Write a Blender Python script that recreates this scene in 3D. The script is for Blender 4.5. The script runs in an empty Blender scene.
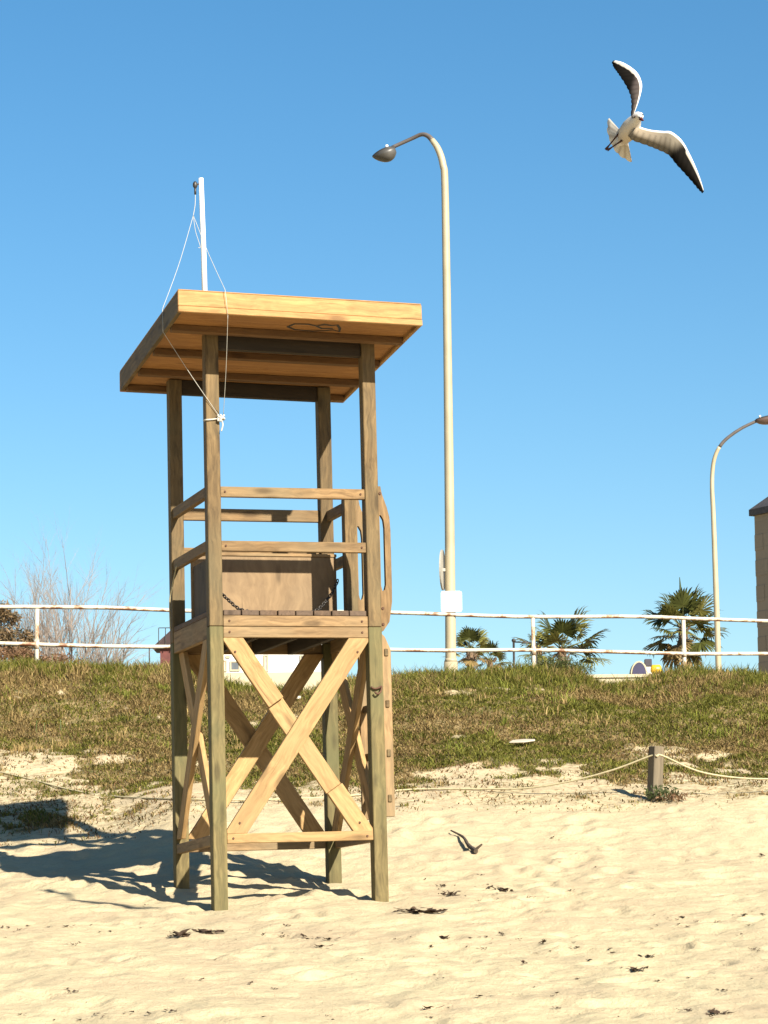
import bpy, bmesh, math, random
import numpy as np
from mathutils import Vector, Matrix, Euler

random.seed(7)
rng = np.random.default_rng(11)
S = bpy.context.scene
COL = S.collection
R = math.radians

# ------------------------------------------------------------------ camera
FPX = 2745.0
PITCH, ROLL = .1438, .010
CAMM = Matrix.Rotation(ROLL, 3, 'Y') @ Matrix.Rotation(PITCH, 3, 'X')   # columns: right, forward, up
cam_d = bpy.data.cameras.new('camera')
cam_d.sensor_fit = 'VERTICAL'
cam_d.sensor_height = 36
cam_d.lens = FPX / 1024 * 36
cam_d.clip_start = .1
cam_d.clip_end = 3000
cam = bpy.data.objects.new('camera', cam_d)
COL.objects.link(cam)
m4 = Matrix([CAMM.col[0], CAMM.col[2], -CAMM.col[1]]).transposed().to_4x4()
cam.matrix_world = m4
S.camera = cam


def at(u, v, Y):
    """world point at distance Y along the view for a photo position"""
    w = CAMM @ Vector(((u - 384) / FPX, 1, (512 - v) / FPX))
    return w * (Y / w.y)


# ------------------------------------------------------------------ helpers
def tag(o, label=None, cat=None, group=None, kind=None):
    if label: o['label'] = label
    if cat: o['category'] = cat
    if group: o['group'] = group
    if kind: o['kind'] = kind
    return o


def empty(name, loc, label, cat, group=None, rot=(0, 0, 0)):
    o = bpy.data.objects.new(name, None)
    o.empty_display_size = .2
    COL.objects.link(o)
    o.location = loc
    o.rotation_euler = rot
    return tag(o, label, cat, group)


def obj(name, bm, mats, parent=None, smooth=False):
    me = bpy.data.meshes.new(name)
    bmesh.ops.recalc_face_normals(bm, faces=bm.faces[:])
    bm.to_mesh(me)
    bm.free()
    for m in (mats if isinstance(mats, (list, tuple)) else [mats]):
        me.materials.append(m)
    if smooth:
        me.polygons.foreach_set('use_smooth', [True] * len(me.polygons))
    o = bpy.data.objects.new(name, me)
    COL.objects.link(o)
    if parent: o.parent = parent
    return o


def add_box(bm, lo, hi, mi=0):
    x0, y0, z0 = lo; x1, y1, z1 = hi
    v = [bm.verts.new(p) for p in ((x0, y0, z0), (x1, y0, z0), (x1, y1, z0), (x0, y1, z0),
                                   (x0, y0, z1), (x1, y0, z1), (x1, y1, z1), (x0, y1, z1))]
    for f in ((0, 3, 2, 1), (4, 5, 6, 7), (0, 1, 5, 4), (1, 2, 6, 5), (2, 3, 7, 6), (3, 0, 4, 7)):
        bm.faces.new([v[i] for i in f]).material_index = mi
    return v


def bevel(bm, w, seg=1):
    bmesh.ops.bevel(bm, geom=bm.edges[:], offset=w, segments=seg, affect='EDGES', profile=.6)


def add_tube(bm, pts, rad, n=8, mi=0, cap=True):
    pts = [Vector(p) for p in pts]
    rads = rad if isinstance(rad, (list, tuple)) else [rad] * len(pts)
    rings = []
    t0 = (pts[1] - pts[0]).normalized()
    up = Vector((0, 0, 1)) if abs(t0.z) < .9 else Vector((1, 0, 0))
    a = t0.cross(up).normalized()
    for i, p in enumerate(pts):
        t = (pts[min(i + 1, len(pts) - 1)] - pts[max(i - 1, 0)]).normalized()
        a = (a - t * a.dot(t))
        if a.length < 1e-6: a = t.orthogonal()
        a.normalize()
        b = t.cross(a)
        rings.append([bm.verts.new(p + (a * math.cos(2 * math.pi * k / n) + b * math.sin(2 * math.pi * k / n)) * rads[i]) for k in range(n)])
    for r0, r1 in zip(rings, rings[1:]):
        for k in range(n):
            bm.faces.new((r0[k], r0[(k + 1) % n], r1[(k + 1) % n], r1[k])).material_index = mi
    if cap and n > 2:
        bm.faces.new(rings[0][::-1]).material_index = mi
        bm.faces.new(rings[-1]).material_index = mi


def add_prism(bm, poly, d0, d1, axis='y', mi=0):
    """extrude a 2-D polygon (x,z) along y, or (y,z) along x, or (x,y) along z"""
    def P(a, b, d):
        return {'y': (a, d, b), 'x': (d, a, b), 'z': (a, b, d)}[axis]
    v0 = [bm.verts.new(P(a, b, d0)) for a, b in poly]
    v1 = [bm.verts.new(P(a, b, d1)) for a, b in poly]
    n = len(poly)
    bm.faces.new(v0).material_index = mi
    bm.faces.new(v1[::-1]).material_index = mi
    for i in range(n):
        bm.faces.new((v0[i], v1[i], v1[(i + 1) % n], v0[(i + 1) % n])).material_index = mi


def spline(pts, k=8):
    """Catmull-Rom through points"""
    P = [Vector(p) for p in pts]
    out = []
    for i in range(len(P) - 1):
        p0, p1, p2, p3 = P[max(i - 1, 0)], P[i], P[i + 1], P[min(i + 2, len(P) - 1)]
        for j in range(k):
            t = j / k
            out.append(.5 * ((2 * p1) + (p2 - p0) * t + (2 * p0 - 5 * p1 + 4 * p2 - p3) * t * t + (3 * p1 - p0 - 3 * p2 + p3) * t ** 3))
    out.append(P[-1])
    return out


# ------------------------------------------------------------------ materials
def nt(name):
    m = bpy.data.materials.new(name)
    m.use_nodes = True
    t = m.node_tree
    return m, t, t.nodes['Principled BSDF']


def N(t, kind, **kw):
    n = t.nodes.new(kind)
    for k, v in kw.items():
        if k.startswith('i_'):
            n.inputs[k[2:].replace('_', ' ')].default_value = v
        else:
            setattr(n, k, v)
    return n


def ramp(t, stops):
    r = t.nodes.new('ShaderNodeValToRGB')
    e = r.color_ramp.elements
    while len(e) < len(stops): e.new(.5)
    for el, (p, c) in zip(e, stops):
        el.position = p
        el.color = (*c, 1) if len(c) == 3 else c
    return r


def mix(t, a, b, fac, mode='MIX'):
    n = t.nodes.new('ShaderNodeMix')
    n.data_type = 'RGBA'
    n.blend_type = mode
    for s, val in ((0, fac), (6, a), (7, b)):
        if hasattr(val, 'links') or isinstance(val, bpy.types.NodeSocket):
            t.links.new(val, n.inputs[s])
        elif s == 0:
            n.inputs[0].default_value = val
        else:
            n.inputs[s].default_value = (*val, 1)
    return n.outputs[2]


def plain(name, col, rough=.6, var=.25, scale=6, metal=0, bump=0):
    m, t, b = nt(name)
    tc = N(t, 'ShaderNodeTexCoord')
    no = N(t, 'ShaderNodeTexNoise', i_Scale=scale, i_Detail=5)
    t.links.new(tc.outputs['Object'], no.inputs['Vector'])
    lo = tuple(c * (1 - var) for c in col); hi = tuple(min(1, c * (1 + var)) for c in col)
    r = ramp(t, [(.3, lo), (.7, hi)])
    t.links.new(no.outputs['Fac'], r.inputs[0])
    t.links.new(r.outputs[0], b.inputs['Base Color'])
    b.inputs['Roughness'].default_value = rough
    b.inputs['Metallic'].default_value = metal
    if bump:
        bp = N(t, 'ShaderNodeBump', i_Strength=bump, i_Distance=.01)
        t.links.new(no.outputs['Fac'], bp.inputs['Height'])
        t.links.new(bp.outputs[0], b.inputs['Normal'])
    return m


def wood(name, dark, light, grey=None, greyamt=.5, stain=None, rough=.75, ply=False):
    """grain runs along each piece's own X axis"""
    m, t, b = nt(name)
    L = t.links.new
    tc = N(t, 'ShaderNodeTexCoord')
    oi = N(t, 'ShaderNodeObjectInfo')
    off = N(t, 'ShaderNodeVectorMath', operation='SCALE')
    off.inputs[0].default_value = (37.1, 17.3, 23.7)
    L(oi.outputs['Random'], off.inputs['Scale'])
    ad = N(t, 'ShaderNodeVectorMath', operation='ADD')
    L(tc.outputs['Object'], ad.inputs[0]); L(off.outputs[0], ad.inputs[1])
    mp = N(t, 'ShaderNodeMapping')
    mp.inputs['Scale'].default_value = (.9, 16, 16) if not ply else (.7, 7, 7)
    L(ad.outputs[0], mp.inputs['Vector'])
    # soft warp so that the grain wanders round knots
    wn = N(t, 'ShaderNodeTexNoise', i_Scale=3.2, i_Detail=2)
    L(ad.outputs[0], wn.inputs['Vector'])
    wv = mix(t, (0, 0, 0), (1, 1, 1), .5)
    sub = N(t, 'ShaderNodeVectorMath', operation='SCALE')
    L(wn.outputs['Color'], sub.inputs[0]); sub.inputs['Scale'].default_value = 1.5
    ad2 = N(t, 'ShaderNodeVectorMath', operation='ADD')
    L(mp.outputs[0], ad2.inputs[0]); L(sub.outputs[0], ad2.inputs[1])
    g = N(t, 'ShaderNodeTexNoise', i_Scale=2.2, i_Detail=7, i_Roughness=.62)
    L(ad2.outputs[0], g.inputs['Vector'])
    r = ramp(t, [(.3, dark), (.52, tuple((a + c) / 2 for a, c in zip(dark, light))), (.7, light)])
    L(g.outputs['Fac'], r.inputs[0])
    col = r.outputs[0]
    # piece to piece tint
    rv = N(t, 'ShaderNodeMapRange')
    rv.inputs['To Min'].default_value = .82; rv.inputs['To Max'].default_value = 1.14
    L(oi.outputs['Random'], rv.inputs['Value'])
    hs = N(t, 'ShaderNodeHueSaturation')
    L(rv.outputs[0], hs.inputs['Value']); L(col, hs.inputs['Color'])
    col = hs.outputs[0]
    if grey:
        gn = N(t, 'ShaderNodeTexNoise', i_Scale=1.7, i_Detail=4)
        L(ad.outputs[0], gn.inputs['Vector'])
        gr = N(t, 'ShaderNodeMapRange')
        gr.inputs['From Min'].default_value = .38; gr.inputs['From Max'].default_value = .68
        gr.inputs['To Max'].default_value = greyamt
        L(gn.outputs['Fac'], gr.inputs['Value'])
        col = mix(t, col, grey, gr.outputs[0])
    # knots
    kv = N(t, 'ShaderNodeTexVoronoi', i_Scale=1.0)
    kmp = N(t, 'ShaderNodeMapping'); kmp.inputs['Scale'].default_value = (2.4, 8, 8)
    L(ad.outputs[0], kmp.inputs['Vector']); L(kmp.outputs[0], kv.inputs['Vector'])
    kr = N(t, 'ShaderNodeMapRange')
    kr.inputs['From Min'].default_value = .10; kr.inputs['From Max'].default_value = .24
    kr.inputs['To Min'].default_value = .6; kr.inputs['To Max'].default_value = 0
    L(kv.outputs['Distance'], kr.inputs['Value'])
    col = mix(t, col, tuple(c * .45 for c in dark), kr.outputs[0])
    # long drying cracks
    cm = N(t, 'ShaderNodeMapping'); cm.inputs['Scale'].default_value = (.8, 30, 30)
    L(ad.outputs[0], cm.inputs['Vector'])
    cn = N(t, 'ShaderNodeTexNoise', i_Scale=1.6, i_Detail=3)
    L(cm.outputs[0], cn.inputs['Vector'])
    cr = N(t, 'ShaderNodeMapRange')
    cr.inputs['From Min'].default_value = .66; cr.inputs['From Max'].default_value = .72
    cr.inputs['To Max'].default_value = .55
    L(cn.outputs['Fac'], cr.inputs['Value'])
    col = mix(t, col, tuple(c * .4 for c in dark), cr.outputs[0])
    L(col, b.inputs['Base Color'])
    b.inputs['Roughness'].default_value = rough
    b.inputs['Specular IOR Level'].default_value = .25
    bp = N(t, 'ShaderNodeBump', i_Strength=.35, i_Distance=.006)
    L(g.outputs['Fac'], bp.inputs['Height'])
    L(bp.outputs[0], b.inputs['Normal'])
    return m


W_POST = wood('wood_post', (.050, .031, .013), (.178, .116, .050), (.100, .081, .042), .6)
W_LEG = wood('wood_leg', (.062, .047, .018), (.182, .138, .056), (.088, .086, .036), .9)
W_RAIL = wood('wood_rail', (.125, .076, .034), (.29, .185, .088), (.165, .135, .080), .6)
W_GUARD = wood('wood_guard', (.090, .052, .021), (.245, .150, .066), (.145, .110, .060), .6)
W_BRACE = wood('wood_brace', (.19, .112, .043), (.39, .245, .105), (.27, .185, .09), .4)
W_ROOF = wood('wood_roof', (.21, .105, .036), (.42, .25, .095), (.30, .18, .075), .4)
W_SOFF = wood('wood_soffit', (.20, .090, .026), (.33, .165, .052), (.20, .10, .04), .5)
W_PLY = wood('wood_ply', (.120, .078, .042), (.205, .138, .074), (.155, .115, .07), .4, ply=True)
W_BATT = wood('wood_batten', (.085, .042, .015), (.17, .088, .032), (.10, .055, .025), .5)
W_FLOOR = wood('wood_floor', (.050, .030, .017), (.13, .08, .047), (.08, .058, .042), .7)
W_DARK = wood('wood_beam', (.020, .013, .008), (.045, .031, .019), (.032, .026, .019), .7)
W_SIDE_SHADE = wood('wood_side_shade', (.040, .026, .016), (.085, .058, .034), (.06, .045, .03), .5, ply=True)  # side board's shade put into its colour, darker than the back panel
W_STAKE = wood('wood_stake', (.085, .064, .04), (.18, .14, .088), (.12, .103, .07), .8)
M_DARKP = plain('dark_paint', (.02, .017, .015), .7)
M_METAL = plain('dark_metal', (.05, .045, .04), .5, .3, 20, .7)
M_RUST = plain('rust', (.075, .032, .015), .85, .4, 30)
M_ROPEW = plain('pale_rope', (.38, .36, .31), .8, .1, 40)
M_ROPEY = plain('straw_rope', (.34, .29, .17), .85, .15, 40)
M_WHITE = plain('white_paint', (.60, .58, .54), .45, .06, 9)
M_LAMP = plain('lamp_pole_paint', (.31, .26, .165), .5, .12, 3)
M_ARM = plain('lamp_arm_dark', (.085, .07, .062), .6, .2, 6)  # darker and browner than the pole
M_GREY = plain('lamp_housing', (.03, .028, .027), .6, .2, 8)
M_GLASS = plain('lamp_bowl', (.06, .056, .05), .45, .3, 8)


def rail_paint():
    m, t, b = nt('rusty_white_paint')
    L = t.links.new
    tc = N(t, 'ShaderNodeTexCoord')
    n1 = N(t, 'ShaderNodeTexNoise', i_Scale=5, i_Detail=7, i_Roughness=.7)
    L(tc.outputs['Object'], n1.inputs['Vector'])
    sep = N(t, 'ShaderNodeSeparateXYZ'); ge = N(t, 'ShaderNodeNewGeometry')
    L(ge.outputs['Normal'], sep.inputs[0])
    # rust gathers on the undersides where drips hang
    un = N(t, 'ShaderNodeMapRange'); un.inputs['From Min'].default_value = .2; un.inputs['From Max'].default_value = -1
    un.inputs['To Max'].default_value = .13
    L(sep.outputs['Z'], un.inputs['Value'])
    ad = N(t, 'ShaderNodeMath', operation='ADD'); L(n1.outputs['Fac'], ad.inputs[0]); L(un.outputs[0], ad.inputs[1])
    r = ramp(t, [(.54, (.40, .37, .295)), (.60, (.27, .17, .09)), (.67, (.13, .05, .018))])
    L(ad.outputs[0], r.inputs[0])
    L(r.outputs[0], b.inputs['Base Color'])
    b.inputs['Roughness'].default_value = .6
    return m


M_RAILP = rail_paint()


def attr_mat(name, rough=.8, trans=.0, attr='tint'):
    m, t, b = nt(name)
    a = N(t, 'ShaderNodeAttribute', attribute_name=attr)
    t.links.new(a.outputs['Color'], b.inputs['Base Color'])
    b.inputs['Roughness'].default_value = rough
    b.inputs['Specular IOR Level'].default_value = .2
    if trans:
        tr = N(t, 'ShaderNodeBsdfTranslucent')
        t.links.new(a.outputs['Color'], tr.inputs['Color'])
        mx = N(t, 'ShaderNodeMixShader'); mx.inputs[0].default_value = trans
        t.links.new(b.outputs[0], mx.inputs[1]); t.links.new(tr.outputs[0], mx.inputs[2])
        t.links.new(mx.outputs[0], t.nodes['Material Output'].inputs[0])
    return m


M_GRASS = attr_mat('grass_blades', .7, .3)


# ------------------------------------------------------------------ noise
def vnoise(x, y, seed=0):
    xi = np.floor(x).astype(np.int64); yi = np.floor(y).astype(np.int64)
    fx = x - xi; fy = y - yi
    fx = fx * fx * (3 - 2 * fx); fy = fy * fy * (3 - 2 * fy)

    def h(a, b):
        n = (a * 374761393 + b * 668265263 + seed * 974711) & 0x7fffffff
        n = ((n ^ (n >> 13)) * 1274126177) & 0x7fffffff
        n = n ^ (n >> 16)
        return (n & 0xffff) / 65535.0
    return (h(xi, yi) * (1 - fx) + h(xi + 1, yi) * fx) * (1 - fy) + (h(xi, yi + 1) * (1 - fx) + h(xi + 1, yi + 1) * fx) * fy


def fbm(x, y, oct=4, seed=0):
    s = np.zeros_like(x, dtype=float); a = .5; tot = 0
    for i in range(oct):
        s += a * vnoise(x * 2 ** i, y * 2 ** i, seed + i); tot += a; a *= .5
    return s / tot


def sst(a, b, x):
    t = np.clip((x - a) / (b - a), 0, 1)
    return t * t * (3 - 2 * t)


# ------------------------------------------------------------------ terrain
PY = [-300, -20, -5, 0, 5, 9, 14, 17, 19.8, 21.5, 23, 25, 26.5, 28.5, 30.5, 31.6, 32.4, 33.6, 36, 60, 600]
PZ = [-6.0, -2.3, -1.85, -1.65, -1.4, -1.08, -.585, -.29, -.012, .195, .47, .95, 1.28, 1.68, 2.32, 2.62, 2.71, 2.67, 2.66, 2.66, 2.66]
CX = [-12, -4.5, -2.5, -2.05, -1.8, -.85, -.4, .8, 1.75, 2.3, 2.65, 3.0, 3.3, 3.6, 4.5, 12]
CZ = [.12, .12, .06, .01, -.16, -.18, -.04, 0, -.01, -.06, -.17, -.15, -.05, -.03, -.09, -.09]
fY = np.linspace(-300, 600, 9001)
fZ = np.interp(fY, PY, PZ)
for _ in range(2):
    k = 7
    fz2 = np.convolve(np.pad(fZ, k // 2, mode='edge'), np.ones(k) / k, mode='valid')
    fZ = np.where((fY > -10) & (fY < 60), fz2, fZ)
# footprints and hollows in the sand
NF = 900
FP = np.stack([rng.uniform(-7, 7, NF), rng.uniform(11.5, 25, NF), rng.uniform(.07, .16, NF), rng.uniform(.011, .034, NF), rng.uniform(0, 3.14, NF)], 1)


def veg_density(x, y):
    edge = 25.35 + .35 * sst(-.8, -2.6, x) + 1.2 * (fbm(x * .5, y * 0 + 3, 3, 5) - .5) * 2
    ramp_ = sst(-.3, 3.2, y - edge)
    n = .45 * fbm(x * 1.1, y * 1.6, 3, 21) + .55 * fbm(x * 5, y * 6.5, 3, 23)
    thr = .62 - .37 * ramp_
    d = sst(thr - .04, thr + .11, n) * sst(-.3, .3, y - edge) * sst(36, 34.5, y) * (.45 + .55 * ramp_)
    # bare sandy scrape on the right and left of the bank
    d *= 1 - .85 * np.exp(-((x - 2.75) / .5) ** 2 - ((y - 27.5) / .5) ** 2)
    d *= 1 - .8 * np.exp(-((x + 3.55) / .35) ** 2 - ((y - 27.8) / .5) ** 2)
    # small patches out on the sand
    d = np.maximum(d, .8 * np.exp(-((x + 2.42) / .26) ** 4 - ((y - 25.45) / .2) ** 4) * sst(.4, .5, n))
    d = np.maximum(d, .9 * np.exp(-((x + 3.3) / .5) ** 4 - ((y - 25.35) / .42) ** 4) * sst(.34, .52, n))
    return d


def height(x, y, detail=True):
    x = np.asarray(x, float); y = np.asarray(y, float)
    z = np.interp(y, fY, fZ) + np.interp(x, CX, CZ) * sst(29, 31.5, y)
    # hollow in the sand on the left
    z = z - np.interp(y, [20.5, 22, 23, 24.7, 26, 27.6], [0, .04, .10, .195, .14, 0]) * sst(-1.7, -2.6, x)
    # inland beyond the promenade
    if detail:
        near = sst(8, 11, y) * sst(38, 33, y)
        z = z + near * ((fbm(x * .55, y * .55, 3, 1) - .5) * .10 + (fbm(x * 2.3, y * 2.3, 3, 2) - .5) * .034)
        bank = sst(25, 27, y)
        z = z + near * bank * ((fbm(x * 1.1, y * 1.4, 3, 9) - .5) * .20 + (fbm(x * 4, y * 5, 2, 12) - .5) * .07)
        z = z + near * (1 - bank) * ((fbm(x * 5.5, y * 5.5, 3, 4) - .5) * .048)
    return z


def grid_axis(a, b, step, lo, hi):
    core = np.arange(a, b + 1e-6, step)
    out = list(core); s = step; v = b
    while v < hi:
        s *= 1.35; v += s; out.append(min(v, hi))
    s = step; v = a; pre = []
    while v > lo:
        s *= 1.35; v -= s; pre.append(max(v, lo))
    return np.array(pre[::-1] + out)


xs = grid_axis(-6.5, 6.5, .035, -600, 600)
ys = grid_axis(12.5, 33.2, .035, -120, 900)
GX, GY = np.meshgrid(xs, ys)
GZ = height(GX, GY)
for fx, fy, fr, fd, fa in FP:
    i0, i1 = np.searchsorted(xs, [fx - fr * 3, fx + fr * 3]); j0, j1 = np.searchsorted(ys, [fy - fr * 3, fy + fr * 3])
    if i1 - i0 < 2 or j1 - j0 < 2: continue
    dx = GX[j0:j1, i0:i1] - fx; dy = GY[j0:j1, i0:i1] - fy
    c, s = math.cos(fa), math.sin(fa)
    u = (c * dx + s * dy) / fr; v = (-s * dx + c * dy) / (fr * .62)
    rr = u * u + v * v
    GZ[j0:j1, i0:i1] += (-fd * np.exp(-rr) + fd * .45 * np.exp(-(np.sqrt(rr) - 1.6) ** 2 * 3)) * (1 - sst(24, 25.5, fy))
VD = veg_density(GX, GY)
nx, ny = len(xs), len(ys)


def ground_z(x, y):
    i = int(np.clip(np.searchsorted(xs, x) - 1, 0, nx - 2)); j = int(np.clip(np.searchsorted(ys, y) - 1, 0, ny - 2))
    tx = (x - xs[i]) / (xs[i + 1] - xs[i]); ty = (y - ys[j]) / (ys[j + 1] - ys[j])
    return float((GZ[j, i] * (1 - tx) + GZ[j, i + 1] * tx) * (1 - ty) + (GZ[j + 1, i] * (1 - tx) + GZ[j + 1, i + 1] * tx) * ty)


def ground_hit(u, v, y0=12, y1=34):
    """where the view through a photo position meets the ground"""
    y = y0
    while y < y1:
        p = at(u, v, y)
        if ground_z(p.x, p.y) >= p.z: return Vector((p.x, p.y, ground_z(p.x, p.y)))
        y += .02
    return at(u, v, y1)


me = bpy.data.meshes.new('beach_ground')
me.vertices.add(nx * ny)
me.vertices.foreach_set('co', np.stack([GX, GY, GZ], -1).astype(np.float32).ravel())
idx = np.arange(nx * ny).reshape(ny, nx)
quads = np.stack([idx[:-1, :-1], idx[:-1, 1:], idx[1:, 1:], idx[1:, :-1]], -1).reshape(-1, 4)
nq = len(quads)
me.loops.add(nq * 4); me.polygons.add(nq)
me.loops.foreach_set('vertex_index', quads.ravel().astype(np.int32))
me.polygons.foreach_set('loop_start', np.arange(0, nq * 4, 4, dtype=np.int32))
me.polygons.foreach_set('use_smooth', np.ones(nq, bool))
a = me.attributes.new('veg', 'FLOAT', 'POINT')
a.data.foreach_set('value', VD.astype(np.float32).ravel())
LIT = sst(24.3, 25.6, GY + .7 * sst(-1, -2.5, GX)) * sst(34, 30, GY)
a = me.attributes.new('litter', 'FLOAT', 'POINT')
a.data.foreach_set('value', LIT.astype(np.float32).ravel())
me.update(); me.validate()


def ground_mat():
    m, t, b = nt('sand_and_turf')
    L = t.links.new
    tc = N(t, 'ShaderNodeTexCoord')
    n1 = N(t, 'ShaderNodeTexNoise', i_Scale=1.3, i_Detail=6)
    n2 = N(t, 'ShaderNodeTexNoise', i_Scale=14, i_Detail=6, i_Roughness=.65)
    n3 = N(t, 'ShaderNodeTexNoise', i_Scale=160, i_Detail=3)
    for n in (n1, n2, n3): L(tc.outputs['Object'], n.inputs['Vector'])
    r1 = ramp(t, [(.3, (.385, .305, .195)), (.7, (.425, .36, .222))])
    L(n1.outputs['Fac'], r1.inputs[0])
    r2 = ramp(t, [(.3, (.80, .75, .70)), (.6, (1, 1, 1))])
    L(n2.outputs['Fac'], r2.inputs[0])
    sand = mix(t, r1.outputs[0], r2.outputs[0], .4, 'MULTIPLY')
    r3 = ramp(t, [(.34, (.7, .68, .66)), (.5, (1, 1, 1))])
    L(n3.outputs['Fac'], r3.inputs[0])
    sand = mix(t, sand, r3.outputs[0], .6, 'MULTIPLY')
    # turf soil
    n4 = N(t, 'ShaderNodeTexNoise', i_Scale=9, i_Detail=7, i_Roughness=.7)
    L(tc.outputs['Object'], n4.inputs['Vector'])
    soil = ramp(t, [(.3, (.055, .06, .018)), (.48, (.13, .10, .045)), (.62, (.24, .175, .085)), (.75, (.36, .27, .15))])
    L(n4.outputs['Fac'], soil.inputs[0])
    va = N(t, 'ShaderNodeAttribute', attribute_name='veg')
    sub = N(t, 'ShaderNodeMath', operation='MULTIPLY_ADD')
    L(n2.outputs['Fac'], sub.inputs[0]); sub.inputs[1].default_value = .9
    L(va.outputs['Fac'], sub.inputs[2])
    vr = N(t, 'ShaderNodeMapRange'); vr.inputs['From Min'].default_value = .72; vr.inputs['From Max'].default_value = 1.05
    L(sub.outputs[0], vr.inputs['Value'])
    va2 = N(t, 'ShaderNodeMapRange'); va2.inputs['From Min'].default_value = .02; va2.inputs['From Max'].default_value = .2
    L(va.outputs['Fac'], va2.inputs['Value'])
    mu = N(t, 'ShaderNodeMath', operation='MULTIPLY'); L(vr.outputs[0], mu.inputs[0]); L(va2.outputs[0], mu.inputs[1])
    col = mix(t, sand, soil.outputs[0], mu.outputs[0])
    # dry plant litter strewn over the sand below the bank
    la = N(t, 'ShaderNodeAttribute', attribute_name='litter')
    n5 = N(t, 'ShaderNodeTexNoise', i_Scale=22, i_Detail=5, i_Roughness=.75)
    mp5 = N(t, 'ShaderNodeMapping'); mp5.inputs['Scale'].default_value = (.6, 1, 1)
    L(tc.outputs['Object'], mp5.inputs['Vector']); L(mp5.outputs[0], n5.inputs['Vector'])
    ls = N(t, 'ShaderNodeMath', operation='MULTIPLY_ADD'); L(n1.outputs['Fac'], ls.inputs[0]); ls.inputs[1].default_value = .35; L(n5.outputs['Fac'], ls.inputs[2])
    lr = N(t, 'ShaderNodeMapRange'); lr.inputs['From Min'].default_value = .67; lr.inputs['From Max'].default_value = .80; lr.inputs['To Max'].default_value = .8
    L(ls.outputs[0], lr.inputs['Value'])
    lm = N(t, 'ShaderNodeMath', operation='MULTIPLY'); L(lr.outputs[0], lm.inputs[0]); L(la.outputs['Fac'], lm.inputs[1])
    col = mix(t, col, (.15, .10, .045), lm.outputs[0])
    L(col, b.inputs['Base Color'])
    b.inputs['Roughness'].default_value = .95
    b.inputs['Specular IOR Level'].default_value = .1
    b1 = N(t, 'ShaderNodeBump', i_Strength=.6, i_Distance=.03); L(n2.outputs['Fac'], b1.inputs['Height'])
    b2 = N(t, 'ShaderNodeBump', i_Strength=.35, i_Distance=.006); L(n3.outputs['Fac'], b2.inputs['Height'])
    n6 = N(t, 'ShaderNodeTexNoise', i_Scale=38, i_Detail=4, i_Roughness=.6); L(tc.outputs['Object'], n6.inputs['Vector'])
    b3 = N(t, 'ShaderNodeBump', i_Strength=.55, i_Distance=.012); L(n6.outputs['Fac'], b3.inputs['Height']); L(b1.outputs[0], b3.inputs['Normal'])
    L(b3.outputs[0], b2.inputs['Normal']); L(b2.outputs[0], b.inputs['Normal'])
    return m


me.materials.append(ground_mat())
go = bpy.data.objects.new('beach_ground', me)
COL.objects.link(go)
tag(go, 'pale beach sand rising to a grassy bank and the flat ground beyond', 'ground', kind='structure')


# ------------------------------------------------------------------ grass
def blades(name, px, py, pz, hgt, wid, col, lean, label, cat, mat):
    n = len(px)
    ang = rng.uniform(0, 2 * np.pi, n)
    la = rng.uniform(0, 2 * np.pi, n)
    lx, ly = np.cos(la) * lean, np.sin(la) * lean
    wx, wy = np.cos(ang) * wid / 2, np.sin(ang) * wid / 2
    V = np.zeros((n, 5, 3), np.float32)
    V[:, 0] = np.stack([px - wx, py - wy, pz - .015], 1)
    V[:, 1] = np.stack([px + wx, py + wy, pz - .015], 1)
    mx, my, mz = px + lx * hgt * .35, py + ly * hgt * .35, pz + hgt * (.13 + .48 * np.sqrt(np.maximum(.02, 1 - lean ** 2)))
    V[:, 2] = np.stack([mx + wx * .8, my + wy * .8, mz], 1)
    V[:, 3] = np.stack([mx - wx * .8, my - wy * .8, mz], 1)
    V[:, 4] = np.stack([px + lx * hgt, py + ly * hgt, pz + hgt * np.sqrt(np.maximum(.01, 1 - lean ** 2))], 1)
    me = bpy.data.meshes.new(name)
    me.vertices.add(n * 5); me.vertices.foreach_set('co', V.ravel())
    b = (np.arange(n) * 5)[:, None]
    lv = np.concatenate([b + [0, 1, 2, 3], b + [3, 2, 4]], 1).astype(np.int32)
    me.loops.add(n * 7); me.polygons.add(n * 2)
    me.loops.foreach_set('vertex_index', lv.ravel())
    st = (np.arange(n) * 7)[:, None] + np.array([[0, 4]])
    me.polygons.foreach_set('loop_start', st.ravel().astype(np.int32))
    ca = me.attributes.new('tint', 'FLOAT_COLOR', 'POINT')
    c5 = np.repeat(np.concatenate([col, np.ones((n, 1))], 1)[:, None], 5, 1).astype(np.float32)
    ca.data.foreach_set('color', c5.ravel())
    me.update(); me.validate()
    me.materials.append(mat)
    o = bpy.data.objects.new(name, me); COL.objects.link(o)
    return tag(o, label, cat, kind='stuff')


def gz_vec(x, y):
    i = np.clip(np.searchsorted(xs, x) - 1, 0, nx - 2); j = np.clip(np.searchsorted(ys, y) - 1, 0, ny - 2)
    tx = (x - xs[i]) / (xs[i + 1] - xs[i]); ty = (y - ys[j]) / (ys[j + 1] - ys[j])
    return (GZ[j, i] * (1 - tx) + GZ[j, i + 1] * tx) * (1 - ty) + (GZ[j + 1, i] * (1 - tx) + GZ[j + 1, i + 1] * tx) * ty


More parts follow.
